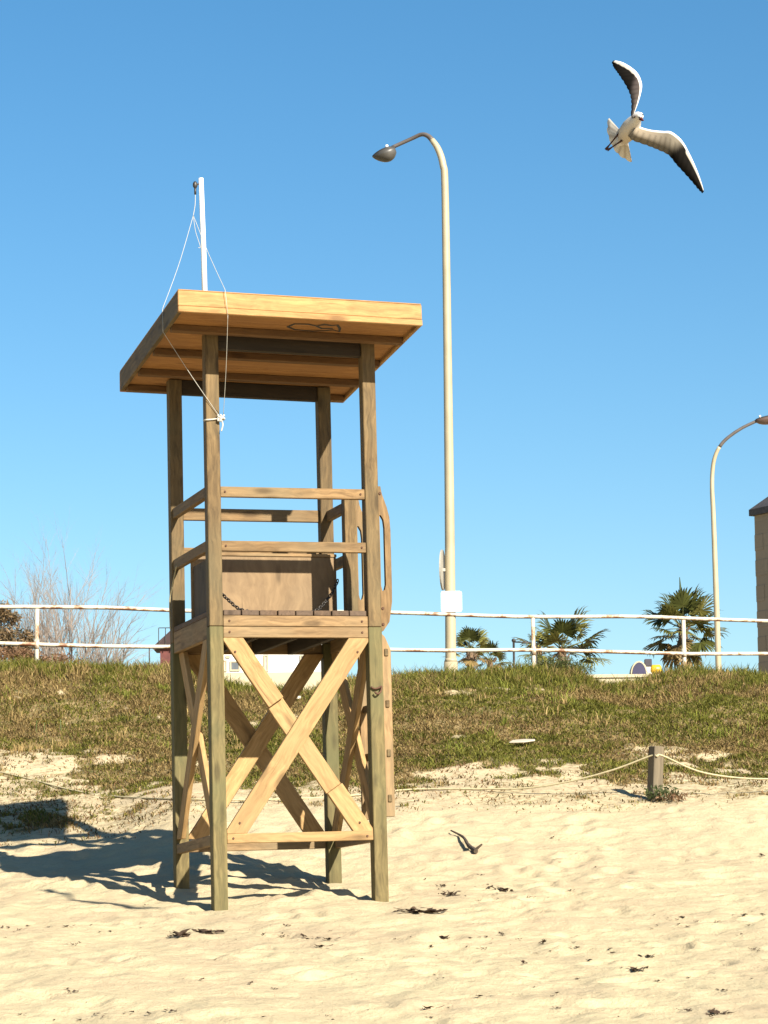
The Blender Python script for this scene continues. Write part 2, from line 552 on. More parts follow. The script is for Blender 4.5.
NG = 680000
gx = rng.uniform(-8.5, 8.5, NG); gy = rng.uniform(24.0, 34.6, NG)
keepp = np.where(np.abs(gx) > .155 * gy, .45, 1.0) * np.where(gy > 32.6, .5, 1)
d = veg_density(gx, gy)
ok = rng.random(NG) < d * keepp
gx, gy, d = gx[ok], gy[ok], d[ok]
n = len(gx)
patch = fbm(gx * .8, gy * 1.1, 4, 33)
crest = sst(30.3, 31.6, gy)
base = sst(25.3, 26.5, gy) * (1 - sst(27.5, 28.6, gy))
green_p = np.clip(.50 + (patch - .5) * 3.6 + (fbm(gx * 3.5, gy * 5, 3, 35) - .5) * 2.0 + .35 * crest + .2 * base, .05, .97)
isg = rng.random(n) < green_p
g1 = np.array([.066, .074, .012]); g2 = np.array([.185, .172, .028])
s1 = np.array([.115, .074, .026]); s2 = np.array([.35, .25, .100])
tt = rng.random(n)[:, None]
col = np.where(isg[:, None], g1 + (g2 - g1) * tt, s1 + (s2 - s1) * tt ** 1.3)
clump = fbm(gx * 4, gy * 4, 2, 44)
hg = rng.uniform(.036, .092, n) * (.35 + 1.3 * clump) * (1 + 1.2 * crest * rng.random(n) ** 1.5) * (.5 + .5 * d)
lean = np.clip(rng.uniform(.66, .995, n) - .5 * crest * rng.random(n), .1, .99)
blades('bank_grass', gx, gy, gz_vec(gx, gy), hg, rng.uniform(.006, .013, n), col, lean,
       'short green and straw coloured grass covering the bank', 'grass', M_GRASS)
# taller dry clumps standing out of the turf
NC = 300
cx_ = rng.uniform(-7, 7, NC); cy_ = rng.uniform(27.5, 33, NC)
okc = rng.random(NC) < .25 + .75 * sst(29.5, 31.5, cy_)
cx_, cy_ = cx_[okc], cy_[okc]
per = 34
sp_c = np.repeat(rng.uniform(.03, .11, len(cx_)), per)
qx = np.repeat(cx_, per) + rng.normal(0, 1, len(cx_) * per) * sp_c
qy = np.repeat(cy_, per) + rng.normal(0, 1, len(cx_) * per) * sp_c
n = len(qx)
tt = rng.random(n)[:, None]
kindc = np.repeat(rng.random(len(cx_)), per)
col = np.where((kindc < .45)[:, None], np.array([.12, .14, .02]) + tt * np.array([.12, .11, .02]), np.array([.20, .13, .05]) + tt * np.array([.24, .19, .08]))
blades('tall_grass', qx, qy, gz_vec(qx, qy), rng.uniform(.06, .15, n), rng.uniform(.006, .012, n), col, rng.uniform(.15, .8, n),
       'taller straw and green grass clumps standing out along the top of the bank', 'grass', M_GRASS)
# dry weeds along the foot of the bank and over the sand
ND = 90000
wx_ = rng.uniform(-7, 7, ND); wy_ = rng.uniform(23.9, 29.5, ND)
wn = .5 * fbm(wx_ * 1.6, wy_ * 1.8, 3, 77) + .5 * fbm(wx_ * 6, wy_ * 7, 3, 78)
yy_ = wy_ + .7 * sst(-1, -2.5, wx_)
okw = rng.random(ND) < sst(.40, .58, wn) * sst(24.5, 25.9, yy_) * .8
wx_, wy_ = wx_[okw], wy_[okw]
n = len(wx_)
tt = rng.random(n)[:, None]
col = np.where((rng.random(n) < .35)[:, None], np.array([.085, .08, .02]) * (.6 + .9 * tt), np.array([.17, .10, .045]) * (.45 + 1.2 * tt))
blades('dry_weeds', wx_, wy_, gz_vec(wx_, wy_), rng.uniform(.02, .085, n), rng.uniform(.006, .016, n), col,
       rng.uniform(.86, .995, n), 'brown dried weeds scattered over the sand at the foot of the bank', 'weeds', M_GRASS)

# ------------------------------------------------------------------ lifeguard tower
TW = Vector((-1.24077, 20.00975, 1.17898))
RW = Matrix.Rotation(-.01587, 3, 'Y') @ Matrix.Rotation(.29443, 3, 'Z')
W, D, p = 1.3147, 1.3385, .10
O = Vector((W / 2, D / 2, -1.17))
tower = empty('lifeguard_tower', RW @ O + TW, 'weathered timber lifeguard tower with sloping plank roof standing on the sand', 'lifeguard tower')
tower.rotation_euler = RW.to_euler()


def tw(p):
    return RW @ Vector(p) + TW


def orient(o, A, B, up):
    X = (B - A).normalized(); Z = (up - X * up.dot(X)).normalized(); Y = Z.cross(X)
    o.rotation_euler = Matrix((X, Y, Z)).transposed().to_euler()
    o.location = (A + B) / 2


def member(name, A, B, wy, wz, mat, up=(0, 0, 1), parent=tower, bev=.004, off=O):
    A = Vector(A) - off; B = Vector(B) - off
    l = (B - A).length
    bm = bmesh.new()
    add_box(bm, (-l / 2, -wy / 2, -wz / 2), (l / 2, wy / 2, wz / 2))
    if bev: bevel(bm, bev)
    o = obj(name, bm, mat, parent)
    orient(o, A, B, Vector(up))
    return o


# roof plane: part with its own tilt
RC = Vector((.605, .54, 3.0))
roof_slope, roof_side = -.0893, .0195


def roof_z(x, y): return 3.0 + roof_slope * (y - .54) - roof_side * (x - .605)


# legs and posts
for x in (p / 2, W - p / 2):
    for y in (p / 2, D - p / 2):
        member('leg', (x, y, -1.75), (x, y, .886), .104, .104, W_LEG, up=(0, -1, 0), bev=.005)
        member('post', (x, y, .889), (x, y, roof_z(x, y) + .024), .102, .102, W_POST, up=(0, -1, 0), bev=.005)

# platform frame
for z0, z1 in ((.8057, .885), (.8885, .9676)):
    member('platform_beam', (p + .004, .028, (z0 + z1) / 2), (W - p - .004, .028, (z0 + z1) / 2), .045, z1 - z0, W_RAIL)
    member('platform_beam', (p + .004, D - .028, (z0 + z1) / 2), (W - p - .004, D - .028, (z0 + z1) / 2), .045, z1 - z0, W_RAIL)
for x in (.028, W - .028):
    member('platform_beam', (x, p + .004, .886), (x, D - p - .004, .886), .045, .165, W_RAIL)
for x in (.36, .66, .95):
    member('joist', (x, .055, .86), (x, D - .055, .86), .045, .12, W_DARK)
nb = 8
bw = (W - 2 * p - .012) / nb
for i in range(nb):
    x = p + .006 + bw * (i + .5)
    dy = random.uniform(0, .012)
    member('floor_board', (x, .012 + dy, .9895), (x, D - .012, .9895), bw - .008, .040, W_FLOOR, bev=.004)
for x in (p * .5, W - p * .5):
    member('floor_board', (x, p + .004, .9895), (x, D - p - .004, .9895), p - .012, .040, W_FLOOR, bev=.004)

# guard rails
for z in (1.888, 1.484):
    member('guard_rail', (p, .034, z), (W - p, .034, z), .045, .077, W_GUARD)
    member('guard_rail', (.034, p, z + .012), (.034, D - p, z + .012), .045, .08, W_GUARD)
member('guard_rail', (p, D - .034, 1.905), (W - p, D - .034, 1.905), .045, .095, W_GUARD)
member('guard_rail', (p, D - .034, 1.60), (W - p, D - .034, 1.60), .045, .08, W_GUARD)
for z in (1.90, 1.49):
    member('guard_rail', (W - .034, .67, z), (W - .034, D - p, z), .045, .08, W_GUARD)
member('gate_post', (W - .052, .622, 1.01), (W - .052, .622, 1.945), .092, .092, W_POST, up=(0, -1, 0))


# cross braces, clipped to the bay between posts, beam and bottom rail
def clip(poly, a, b, c):
    out = []
    for i in range(len(poly)):
        P, Q = poly[i], poly[(i + 1) % len(poly)]
        dp, dq = a * P[0] + b * P[1] - c, a * Q[0] + b * Q[1] - c
        if dp <= 0: out.append(P)
        if (dp < 0 < dq) or (dq < 0 < dp):
            s = dp / (dp - dq); out.append((P[0] + s * (Q[0] - P[0]), P[1] + s * (Q[1] - P[1])))
    return out


def brace(P0, P1, wid, box, layers, frame, name='brace'):
    """layers: (t0, t1, depth0, depth1) runs along the brace; frame maps (s, depth, z) to tower space"""
    a = Vector(P0); b = Vector(P1); dv = (b - a).normalized(); nv = Vector((-dv.y, dv.x)); l = (b - a).length
    c = (a + b) / 2
    bm = bmesh.new()
    for t0, t1, d0, d1 in layers:
        q0 = a + dv * (l * t0); q1 = a + dv * (l * t1)
        poly = [tuple(q0 + nv * wid / 2), tuple(q0 - nv * wid / 2), tuple(q1 - nv * wid / 2), tuple(q1 + nv * wid / 2)]
        x0, x1, z0, z1 = box
        for A, B_, C_ in ((1, 0, x1), (-1, 0, -x0), (0, 1, z1), (0, -1, -z0)):
            poly = clip(poly, A, B_, C_)
            if len(poly) < 3: break
        if len(poly) < 3: continue
        loc = [((Vector(q) - c).dot(dv), (Vector(q) - c).dot(nv)) for q in poly]
        add_prism(bm, loc, -d1, -d0, 'z')
    bevel(bm, .003)
    o = obj(name, bm, W_BRACE, tower)
    org = frame(c.x, 0, c.y); ex = frame(c.x + dv.x, 0, c.y + dv.y) - org
    ez = org - frame(c.x, 1, c.y)
    ey = ez.cross(ex)
    o.rotation_euler = Matrix((ex.normalized(), ey.normalized(), ez.normalized())).transposed().to_euler()
    o.location = org - O
    return o


def bay(width, frame, lap):
    bx = (p + .004, width - p - .004, -.626, .804)
    lo, hi = bx[2], bx[3]
    xa, xb = bx[0] + .055, bx[1] - .055
    brace((xb + .03, hi + .06), (xa - .03, lo - .06), .14, bx, [(-.1, 1.1, .006, .042)], frame)
    brace((xa - .03, hi + .06), (xb + .03, lo - .06), .135, bx,
          [(-.1, .345, .008, .05), (.345, .755, .0435, .078), (.755, 1.1, .008, .05)] if lap else [(-.1, 1.1, .0435, .08)], frame)


bay(W, lambda s, d, z: Vector((s, d, z)), True)
bay(W, lambda s, d, z: Vector((W - s, D - d, z)), False)
bay(D, lambda s, d, z: Vector((d, D - s, z)), False)
bay(D, lambda s, d, z: Vector((W - d, s, z)), False)
member('bottom_rail', (p + .004, .026, -.6615), (W - p - .004, .026, -.655), .045, .07, W_BRACE)
member('bottom_rail', (p + .004, D - .026, -.69), (W - p - .004, D - .026, -.68), .045, .07, W_RAIL)
member('bottom_rail', (.026, p + .004, -.668), (.026, D - p - .004, -.70), .045, .075, W_RAIL)
member('bottom_rail', (W - .026, p + .004, -.66), (W - .026, D - p - .004, -.68), .045, .07, W_RAIL)

# plywood back panel and side board of the seat bay
bm = bmesh.new()
add_box(bm, (-.245, -.575, -.009), (.245, .575, .009)); bevel(bm, .002)
o = obj('back_panel', bm, W_PLY, tower)
o.rotation_euler = Matrix((Vector((0, 0, 1)), Vector((1, 0, 0)), Vector((0, 1, 0)))).transposed().to_euler()
o.location = Vector((.612, .75, 1.258)) - O
bm = bmesh.new()
add_box(bm, (-.20, -.30, -.009), (.20, .30, .009)); bevel(bm, .002)
o = obj('side_panel', bm, W_SIDE_SHADE, tower)
o.rotation_euler = Matrix((Vector((0, 0, 1)), Vector((0, -1, 0)), Vector((1, 0, 0)))).transposed().to_euler()
o.location = Vector((.062, .435, 1.218)) - O
member('panel_cap', (.04, .75, 1.517), (1.19, .75, 1.517), .034, .024, W_RAIL)

# ladder with looped handles on the right side
hx = W + .003
for y in (.052, .645):
    loop = [(0, .86), (.02, .86), (.07, .93), (.094, 1.08), (.096, 1.20), (.096, 1.62), (.09, 1.72), (.07, 1.80), (.035, 1.90), (.025, 1.955), (0, 1.955)]
    slot = [(.012, 1.74), (.012, 1.17)]
    outer = [(hx + a, b) for a, b in loop]
    inner = [(hx + .012, 1.20), (hx + .022, 1.16), (hx + .040, 1.17), (hx + .050, 1.21), (hx + .050, 1.64), (hx + .043, 1.70), (hx + .024, 1.735), (hx + .012, 1.735)]
    bm = bmesh.new()
    dy0, dy1 = y - .02, y + .02
    rings = []
    for dd in (dy0, dy1):
        vo = [bm.verts.new((a, dd, b)) for a, b in outer]; vi = [bm.verts.new((a, dd, b)) for a, b in inner]
        eo = [bm.edges.new((vo[i], vo[(i + 1) % len(vo)])) for i in range(len(vo))]
        ei = [bm.edges.new((vi[i], vi[(i + 1) % len(vi)])) for i in range(len(vi))]
        bmesh.ops.triangle_fill(bm, use_beauty=True, use_dissolve=False, edges=eo + ei)
        rings.append((vo, vi))
    for k in (0, 1):
        a_, b_ = rings[0][k], rings[1][k]
        for i in range(len(a_)):
            bm.faces.new((a_[i], a_[(i + 1) % len(a_)], b_[(i + 1) % len(a_)], b_[i]))
    # grain runs upright: turn the mesh so that its own X points up
    c = Vector((hx + .05, y, 1.4))
    for v in bm.verts:
        q = v.co - c
        v.co = Vector((q.z, q.x, q.y))
    o = obj('handle', bm, W_GUARD, tower)
    o.rotation_euler = Matrix((Vector((0, 0, 1)), Vector((1, 0, 0)), Vector((0, 1, 0)))).transposed().to_euler()
    o.location = c - O
    # stile with chamfered head
    bm = bmesh.new()
    add_prism(bm, [(-.52, 0), (.74, 0), (.85, .012), (.85, .0), (.80, .045), (.70, .074), (-.52, .074)][:2] + [(.845, .0), (.82, .03), (.72, .074), (-.52, .074)], -.02, .02, 'z')
    bevel(bm, .004)
    o = obj('ladder_stile', bm, W_RAIL, tower)
    o.rotation_euler = Matrix((Vector((0, 0, 1)), Vector((1, 0, 0)), Vector((0, 1, 0)))).transposed().to_euler()
    o.location = Vector((hx, y, 0)) - O
for z in (.70, .316, -.05, -.385):
    member('rung', (hx + .037, .022, z), (hx + .037, .675, z), .03, .055, W_POST, up=(0, 0, 1))

# bolt heads and screw heads
def bolt(c, nrm, r_=.011):
    bm = bmesh.new()
    bmesh.ops.create_cone(bm, cap_ends=True, segments=10, radius1=r_, radius2=r_ * .8, depth=.008)
    o_ = obj('bolt', bm, M_RUST, tower)
    o_.rotation_euler = Vector(nrm).to_track_quat('Z', 'Y').to_euler()
    o_.location = Vector(c) - O
for z in (1.888, 1.484):
    for x in (p + .035, W - p - .035): bolt((x, .0085, z), (0, -1, 0), .009)
for x in (p + .05, W - p - .05):
    for z in (.846, .928): bolt((x, .0025, z), (0, -1, 0), .009)
for z in (1.90, 1.03, .91): bolt((hx + .02, .0285, z), (0, -1, 0), .012)
for x, z in ((.19, .70), (1.125, .70), (.20, -.55), (1.11, -.56)): bolt((x, .003, z), (0, -1, 0), .009)
for x in (p + .05, W - p - .05): bolt((x, .0005, -.66), (0, -1, 0), .009)

# rusty hook on the front right leg
bm = bmesh.new()
add_tube(bm, spline([(W - .098, -.012, .44), (W - .075, -.02, .425), (W - .045, -.022, .43), (W - .02, -.02, .44), (W - .028, -.03, .405), (W - .055, -.035, .385), (W - .075, -.03, .40)]), .0075, 6)
for v in bm.verts: v.co -= O
o = obj('hook', bm, M_RUST, tower, True)

# roof: board deck, two-band front fascia, side and rear fascia, battens and beams
hxr, hyr = .925, 1.065
bm = bmesh.new()
nbd = 9
bwid = (2 * hyr - .064) / nbd
for i in range(nbd):
    y0 = -hyr + .032 + i * bwid
    add_box(bm, (-hxr + .032, y0 + .0015, .028), (hxr - .032, y0 + bwid - .0015, .06))
roof = obj('roof', bm, W_SOFF, tower)
roof.location = RC - O
roof.rotation_euler = (Matrix.Rotation(math.atan(roof_side), 3, 'Y') @ Matrix.Rotation(math.atan(roof_slope), 3, 'X')).to_euler()
Z0 = Vector((0, 0, 0))
member('fascia', (-hxr, -hyr + .015, .106), (hxr, -hyr + .015, .106), .03, .115, W_ROOF, parent=roof, off=Z0)
member('fascia', (-hxr - .001, -hyr + .009, .0235), (hxr + .001, -hyr + .009, .0235), .032, .045, W_ROOF, parent=roof, off=Z0)
for s in (-1, 1):
    member('fascia', (s * (hxr - .0155), -hyr + .0305, .082), (s * (hxr - .0155), hyr - .0305, .082), .031, .163, W_POST if s < 0 else W_ROOF, parent=roof, off=Z0)  # left board takes the duller post wood to stand in for its shade
member('fascia', (-hxr, hyr - .015, .082), (hxr, hyr - .015, .082), .03, .163, W_SOFF, parent=roof, off=Z0)
member('roof_cover', (-hxr + .002, 0, .1695), (hxr - .002, 0, .1695), 2 * hyr - .004, .009, W_ROOF, parent=roof, off=Z0, bev=.003)
for y in (-.66, -.05, .50, .95):
    member('batten', (-hxr + .034, y, .001), (hxr - .034, y, .001), .06, .052, W_BATT, parent=roof, off=Z0)
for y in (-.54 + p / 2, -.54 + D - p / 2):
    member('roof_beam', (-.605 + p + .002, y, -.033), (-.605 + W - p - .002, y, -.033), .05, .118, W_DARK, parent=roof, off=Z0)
# black drawn emblem on the soffit
bm = bmesh.new()
em = [(-.01, -.905), (.02, -.94), (.12, -.945), (.20, -.93), (.24, -.955), (.30, -.945), (.34, -.955), (.38, -.92), (.40, -.885), (.34, -.90), (.28, -.885), (.20, -.875), (.06, -.88), (-.01, -.905)]
add_tube(bm, [(a - .02, -.80 + (b + .915) * 2.3, .026) for a, b in em], .012, 5)
add_tube(bm, [(.18, -.83, .026), (.23, -.78, .026), (.31, -.80, .026)], .011, 5)
for v in bm.verts: v.co.z = .026 + (v.co.z - .026) * .2
obj('emblem', bm, M_DARKP, roof)

# flagpole fixed to the roof
FBx, FBy = .126, .5
bm = bmesh.new()
add_tube(bm, [(FBx, FBy, roof_z(FBx, FBy) + .1), (FBx - .006, FBy, 3.8), (FBx - .017, FBy, 4.40)], [.0235, .021, .019], 12)
for v in bm.verts: v.co -= O
fp = obj('flagpole', bm, M_WHITE, tower, True)
bm = bmesh.new()
bmesh.ops.create_uvsphere(bm, u_segments=10, v_segments=6, radius=.024)
for v in bm.verts: v.co = Vector((v.co.x * .8, v.co.y * .6, v.co.z * 1.25))
add_tube(bm, [(0, 0, .0), (.04, 0, .012)], .006, 6)
add_tube(bm, [(0, 0, -.02), (0, 0, -.075)], .009, 6)
for v in bm.verts: v.co += Vector((FBx - .017 - .047, FBy, 4.345)) - O
obj('pulley', bm, M_METAL, fp, True)

# halyard rope, hanging from the pulley and tied to the front left post
top = Vector((FBx - .064, FBy, 4.27)); node = Vector((FBx - .085, FBy - .01, 4.10)); knot = Vector((p + .006, -.012, 2.435))
ed_l = Vector((-.325, -.03, roof_z(-.34, -.03) + .172)); ed_l2 = Vector((-.327, -.04, roof_z(-.34, -.04) - .004))
ed_f = Vector((.03, -.532, roof_z(.03, -.53) + .178)); ed_f2 = Vector((.045, -.539, roof_z(.045, -.53) - .01))
bm = bmesh.new()
rr = .0021
add_tube(bm, spline([top, (top + node) / 2 + Vector((.006, 0, 0)), node]), rr * 1.2, 5)
add_tube(bm, spline([node, node.lerp(ed_l, .5) + Vector((.006, 0, -.02)), ed_l]), rr, 5)
add_tube(bm, [ed_l, ed_l2], rr, 5)
add_tube(bm, spline([ed_l2, ed_l2.lerp(knot, .5) + Vector((.006, 0, -.02)), knot]), rr, 5)
add_tube(bm, spline([node, node.lerp(ed_f, .5) + Vector((0, 0, -.02)), ed_f]), rr, 5)
add_tube(bm, [ed_f, ed_f2], rr, 5)
add_tube(bm, spline([ed_f2, ed_f2.lerp(knot, .5) + Vector((.012, -.01, 0)), knot + Vector((.02, -.005, .02))]), rr, 5)
add_tube(bm, spline([node, node + Vector((.015, 0, -.12)), node + Vector((.05, 0, -.24)), node + Vector((.035, 0, -.25))]), rr, 5)
# knot with loose ends round the post
for k in range(5):
    a = [knot + Vector((random.uniform(-.025, .025), random.uniform(-.02, .005), random.uniform(-.03, .03))) for _ in range(4)]
    add_tube(bm, spline(a, 4), .008, 5)
add_tube(bm, spline([knot, (.05, -.008, 2.425), (.0, -.006, 2.42), (-.008, .05, 2.425)]), .007, 5)
add_tube(bm, spline([knot, knot + Vector((.012, -.015, -.05)), knot + Vector((.0, -.012, -.10))]), .006, 5)
for v in bm.verts: v.co = tw(v.co)
tag(obj('halyard_rope', bm, M_ROPEW, None, True), 'thin white rope looped from the flagpole pulley and knotted round the front left post', 'rope')


# chains
def chain(name, pts, label, mat, link=.036):
    P = spline(pts, 40)
    bm = bmesh.new()
    acc = 0; last = P[0]; i = 0; k = 0
    for q in P[1:]:
        if (q - last).length >= link * .72:
            c = (q + last) / 2; d_ = (q - last).normalized()
            s = d_.cross(Vector((0, 0, 1)) if abs(d_.z) < .9 else Vector((1, 0, 0))).normalized()
            if k % 2: s = d_.cross(s)
            ring = []
            for a in range(10):
                an = 2 * math.pi * a / 10
                ring.append(c + d_ * (math.cos(an) * link * .5) + s * (math.sin(an) * link * .32))
            add_tube(bm, ring + [ring[0]], link * .13, 5, cap=False)
            last = q; k += 1
    for v in bm.verts: v.co = tw(v.co)
    return tag(obj(name, bm, mat, None, True), label, 'chain')


chain('chain', [(.105, .05, 1.135), (.17, .10, 1.09), (.27, .18, 1.035), (.40, .25, 1.02), (.62, .3, 1.02), (.80, .34, 1.025), (.92, .40, 1.05), (1.02, .48, 1.13), (1.10, .54, 1.22), (1.165, .6, 1.33)],
      'dark iron chain sagging across the floor in front of the plywood panel', M_METAL)
chain('chain', [(.035, .10, 1.43), (.028, .105, 1.36), (.034, .11, 1.28), (.03, .11, 1.19), (.033, .11, 1.10)],
      'pale galvanised chain hanging straight down behind the front left post', plain('zinc', (.5, .5, .48), .4, .2, 30, .3))
bm = bmesh.new()
add_tube(bm, [tw(q) for q in spline([(-.012, 1.02, 1.46), (-.014, 1.16, 1.33), (-.016, 1.26, 1.22), (-.012, 1.27, 1.0)])], .006, 5)
tag(obj('cord', bm, M_ROPEY, None, True), 'short straw coloured cord hanging on the rear left post', 'cord')

# ------------------------------------------------------------------ railing on the bank
RA = at(0, 606.7, 32.6); RB = at(768, 620, 35.7)
rd = (RB - RA); rl = rd.length; rdn = rd.normalized()


def rail_u(u):
    """distance along the railing seen at photo column u"""
    w = CAMM @ Vector(((u - 384) / FPX, 1, (512 - 612) / FPX))
    k = w.x / w.y
    return (k * RA.y - RA.x) / (rdn.x - k * rdn.y)


railing = empty('railing', (RA.x + rdn.x * 5, RA.y + rdn.y * 5, 2.66), 'long two-bar white railing with rust patches along the top of the bank', 'railing')
lo = railing.location
posts_s = [rail_u(36.9), rail_u(212), rail_u(374), rail_u(533), rail_u(683)]
sp = (posts_s[4] - posts_s[0]) / 4
posts_s = [posts_s[0] - sp * k for k in (3, 2, 1)] + posts_s + [posts_s[4] + sp * k for k in (1, 2, 3)]
s0, s1 = posts_s[0], posts_s[-1]
for nm, dz in (('top_rail', 0), ('lower_rail', -.445)):
    bm = bmesh.new()
    ps = []
    for k in range(45):
        s = s0 + (s1 - s0) * k / 44
        q = RA + rdn * s + Vector((0, 0, dz + .012 * math.sin(s * 1.7 + dz * 9) + random.uniform(-.003, .003)))
        ps.append(q - lo)
    add_tube(bm, ps, .0245, 10)
    obj(nm, bm, M_RAILP, railing, True)
for s in posts_s:
    q = RA + rdn * s
    bm = bmesh.new()
    gzv = ground_z(q.x, q.y)
    add_tube(bm, [Vector((q.x, q.y + .002, gzv - .25)) - lo, Vector((q.x + random.uniform(-.006, .006), q.y + .002, q.z - .02)) - lo], .026, 10)
    # collar where the bars pass
    add_tube(bm, [Vector((q.x, q.y + .002, q.z - .50)) - lo, Vector((q.x, q.y + .002, q.z - .39)) - lo], .033, 10)
    obj('rail_post', bm, M_RAILP, railing, True)


# ------------------------------------------------------------------ street lamps
def street_lamp(label, px, Y, widths, dy=0, k0=4):
    base = Vector((at(*px[0], Y).x, Y, 2.66))
    t = empty('street_lamp', base, label, 'street lamp', 'street lamps behind the railing')
    n_ = len(px)
    # the arm reaches out over the road as well as sideways
    path = [Vector((base.x, Y, 2.5))] + [at(u, v, Y + dy * max(0, i - k0) / (n_ - 1 - k0)) for i, (u, v) in enumerate(px)]
    wd = [widths[0]] + list(widths)
    sp_ = spline(path, 5)
    rads = []
    for i in range(len(path) - 1):
        for j in range(5): rads.append(wd[i] + (wd[i + 1] - wd[i]) * j / 5)
    rads.append(wd[-1])
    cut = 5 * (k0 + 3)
    bm = bmesh.new()
    add_tube(bm, [q - base for q in sp_[:cut + 1]], rads[:cut + 1], 14)
    obj('pole', bm, M_LAMP, t, True)
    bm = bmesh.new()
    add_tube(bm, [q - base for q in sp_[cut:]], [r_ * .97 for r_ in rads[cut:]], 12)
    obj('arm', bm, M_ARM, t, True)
    bm = bmesh.new()
    add_tube(bm, [Vector((0, 0, -.1)), Vector((0, 0, .55))], widths[0] * 1.25, 14)
    add_tube(bm, [Vector((0, 0, .55)), Vector((0, 0, .60))], [widths[0] * 1.25, widths[0] * 1.02], 14)
    obj('base_sleeve', bm, M_LAMP, t, True)
    end = path[-1] - base
    return t, end, None


def lamp_head(t, end, d_, L, H, Wd, under):
    """flattened drop-shaped housing with a bowl below"""
    sd = d_.cross(Vector((0, 0, 1))).normalized(); up = sd.cross(d_)
    def shell(sign, hh, mat, name):
        bm = bmesh.new()
        rings = []
        for i in range(13):
            f = i / 12
            s = -.06 + f * (L + .06)
            wprof = math.sin(math.pi * min(1, max(.02, (f * .93 + .05)) ** .8)) ** .7
            ring = []
            for k in range(9):
                an = math.pi * k / 8
                ring.append(bm.verts.new(end + d_ * s + sd * (math.cos(an) * Wd * .5 * wprof) + up * (sign * math.sin(an) * hh * wprof + .0)))
            rings.append(ring)
        for a_, b_ in zip(rings, rings[1:]):
            for k in range(8): bm.faces.new((a_[k], a_[k + 1], b_[k + 1], b_[k]))
        for r_ in rings: bm.faces.new((r_[0], r_[8], r_[4])) if False else None
        # close the mouth
        for a_, b_ in zip(rings, rings[1:]): bm.faces.new((a_[0], b_[0], b_[8], a_[8]))
        bm.faces.new(rings[0]); bm.faces.new(rings[-1][::-1])
        return obj(name, bm, mat, t, True)
    shell(1, H * .22, M_GREY, 'lamp_housing')
    shell(-1, H * .72, under, 'lamp_bowl')
    bm = bmesh.new()
    bmesh.ops.create_cone(bm, cap_ends=True, segments=10, radius1=.024, radius2=.02, depth=.05)
    for v in bm.verts: v.co += end + d_ * (.04) + up * (H * .18 + .02)
    obj('white_knob', bm, M_WHITE, t, True)  # small white knob on top of the housing


t, e, d_ = street_lamp('tall cream street lamp behind the tower with its dark lamp head pointing left',
                       [(450.6, 645), (449.6, 520), (447.4, 340), (445, 190), (443, 165), (438.5, 150), (432, 140), (427, 135.5), (421, 134.6), (412, 138.5), (392, 147.5)], 36,
                       [.073, .066, .057, .050, .048, .045, .039, .033, .029, .027, .026], .25)
lamp_head(t, e + Vector((-.015, 0, -.03)), Vector((-.93, .12, -.30)).normalized(), .27, .21, .24, M_GLASS)
t, e, d_ = street_lamp('farther slender street lamp beside the palm with its head reaching right',
                       [(718.5, 668), (716.3, 600), (713.4, 517), (712.1, 490), (712.5, 471), (714.6, 458), (719.5, 447), (727.5, 438), (742, 428), (760, 419.5)], 56,
                       [.062, .058, .050, .045, .043, .041, .038, .036, .034, .033], -.2)
lamp_head(t, e - Vector((.03, 0, 0)), Vector((.95, -.1, .16)).normalized(), .62, .20, .26, plain('brown_lamp_bowl', (.10, .062, .048), .4, .2))

# signs on the tall lamp
c = at(451.5, 601.5, 35.88)
bm = bmesh.new()
w2, h2, r_ = .138, .138, .03
poly = []
for cx_, cz_, a0 in ((w2 - r_, h2 - r_, 0), (-w2 + r_, h2 - r_, 90), (-w2 + r_, -h2 + r_, 180), (w2 - r_, -h2 + r_, 270)):
    for k in range(5):
        an = R(a0 + k * 22.5); poly.append((cx_ + r_ * math.cos(an), cz_ + r_ * math.sin(an)))
add_prism(bm, poly, -.008, .008, 'y')
for z in (-.07, .07): add_box(bm, (-.08, .0085, z - .015), (.08, .045, z + .015), 1)
o = obj('sign', bm, [plain('sign_white', (.62, .60, .56), .4, .03), M_LAMP])
o.location = c
tag(o, 'small blank white square sign with rounded corners on the tall lamp pole', 'sign')
c = at(442.6, 570, 36.0)
bm = bmesh.new()
bmesh.ops.create_cone(bm, cap_ends=True, segments=32, radius1=.27, radius2=.27, depth=.02)
bmesh.ops.rotate(bm, verts=bm.verts[:], cent=(0, 0, 0), matrix=Matrix.Rotation(R(90), 3, 'Y'))
bmesh.ops.rotate(bm, verts=bm.verts[:], cent=(0, 0, 0), matrix=Matrix.Rotation(R(-9), 3, 'Z'))
add_box(bm, (-.005, -.03, -.02), (.045, .03, .02))
o = obj('road_sign', bm, plain('sign_back', (.30, .28, .235), .5, .1)); o.location = c
tag(o, 'round road sign seen edge-on against the left side of the tall lamp pole', 'sign')

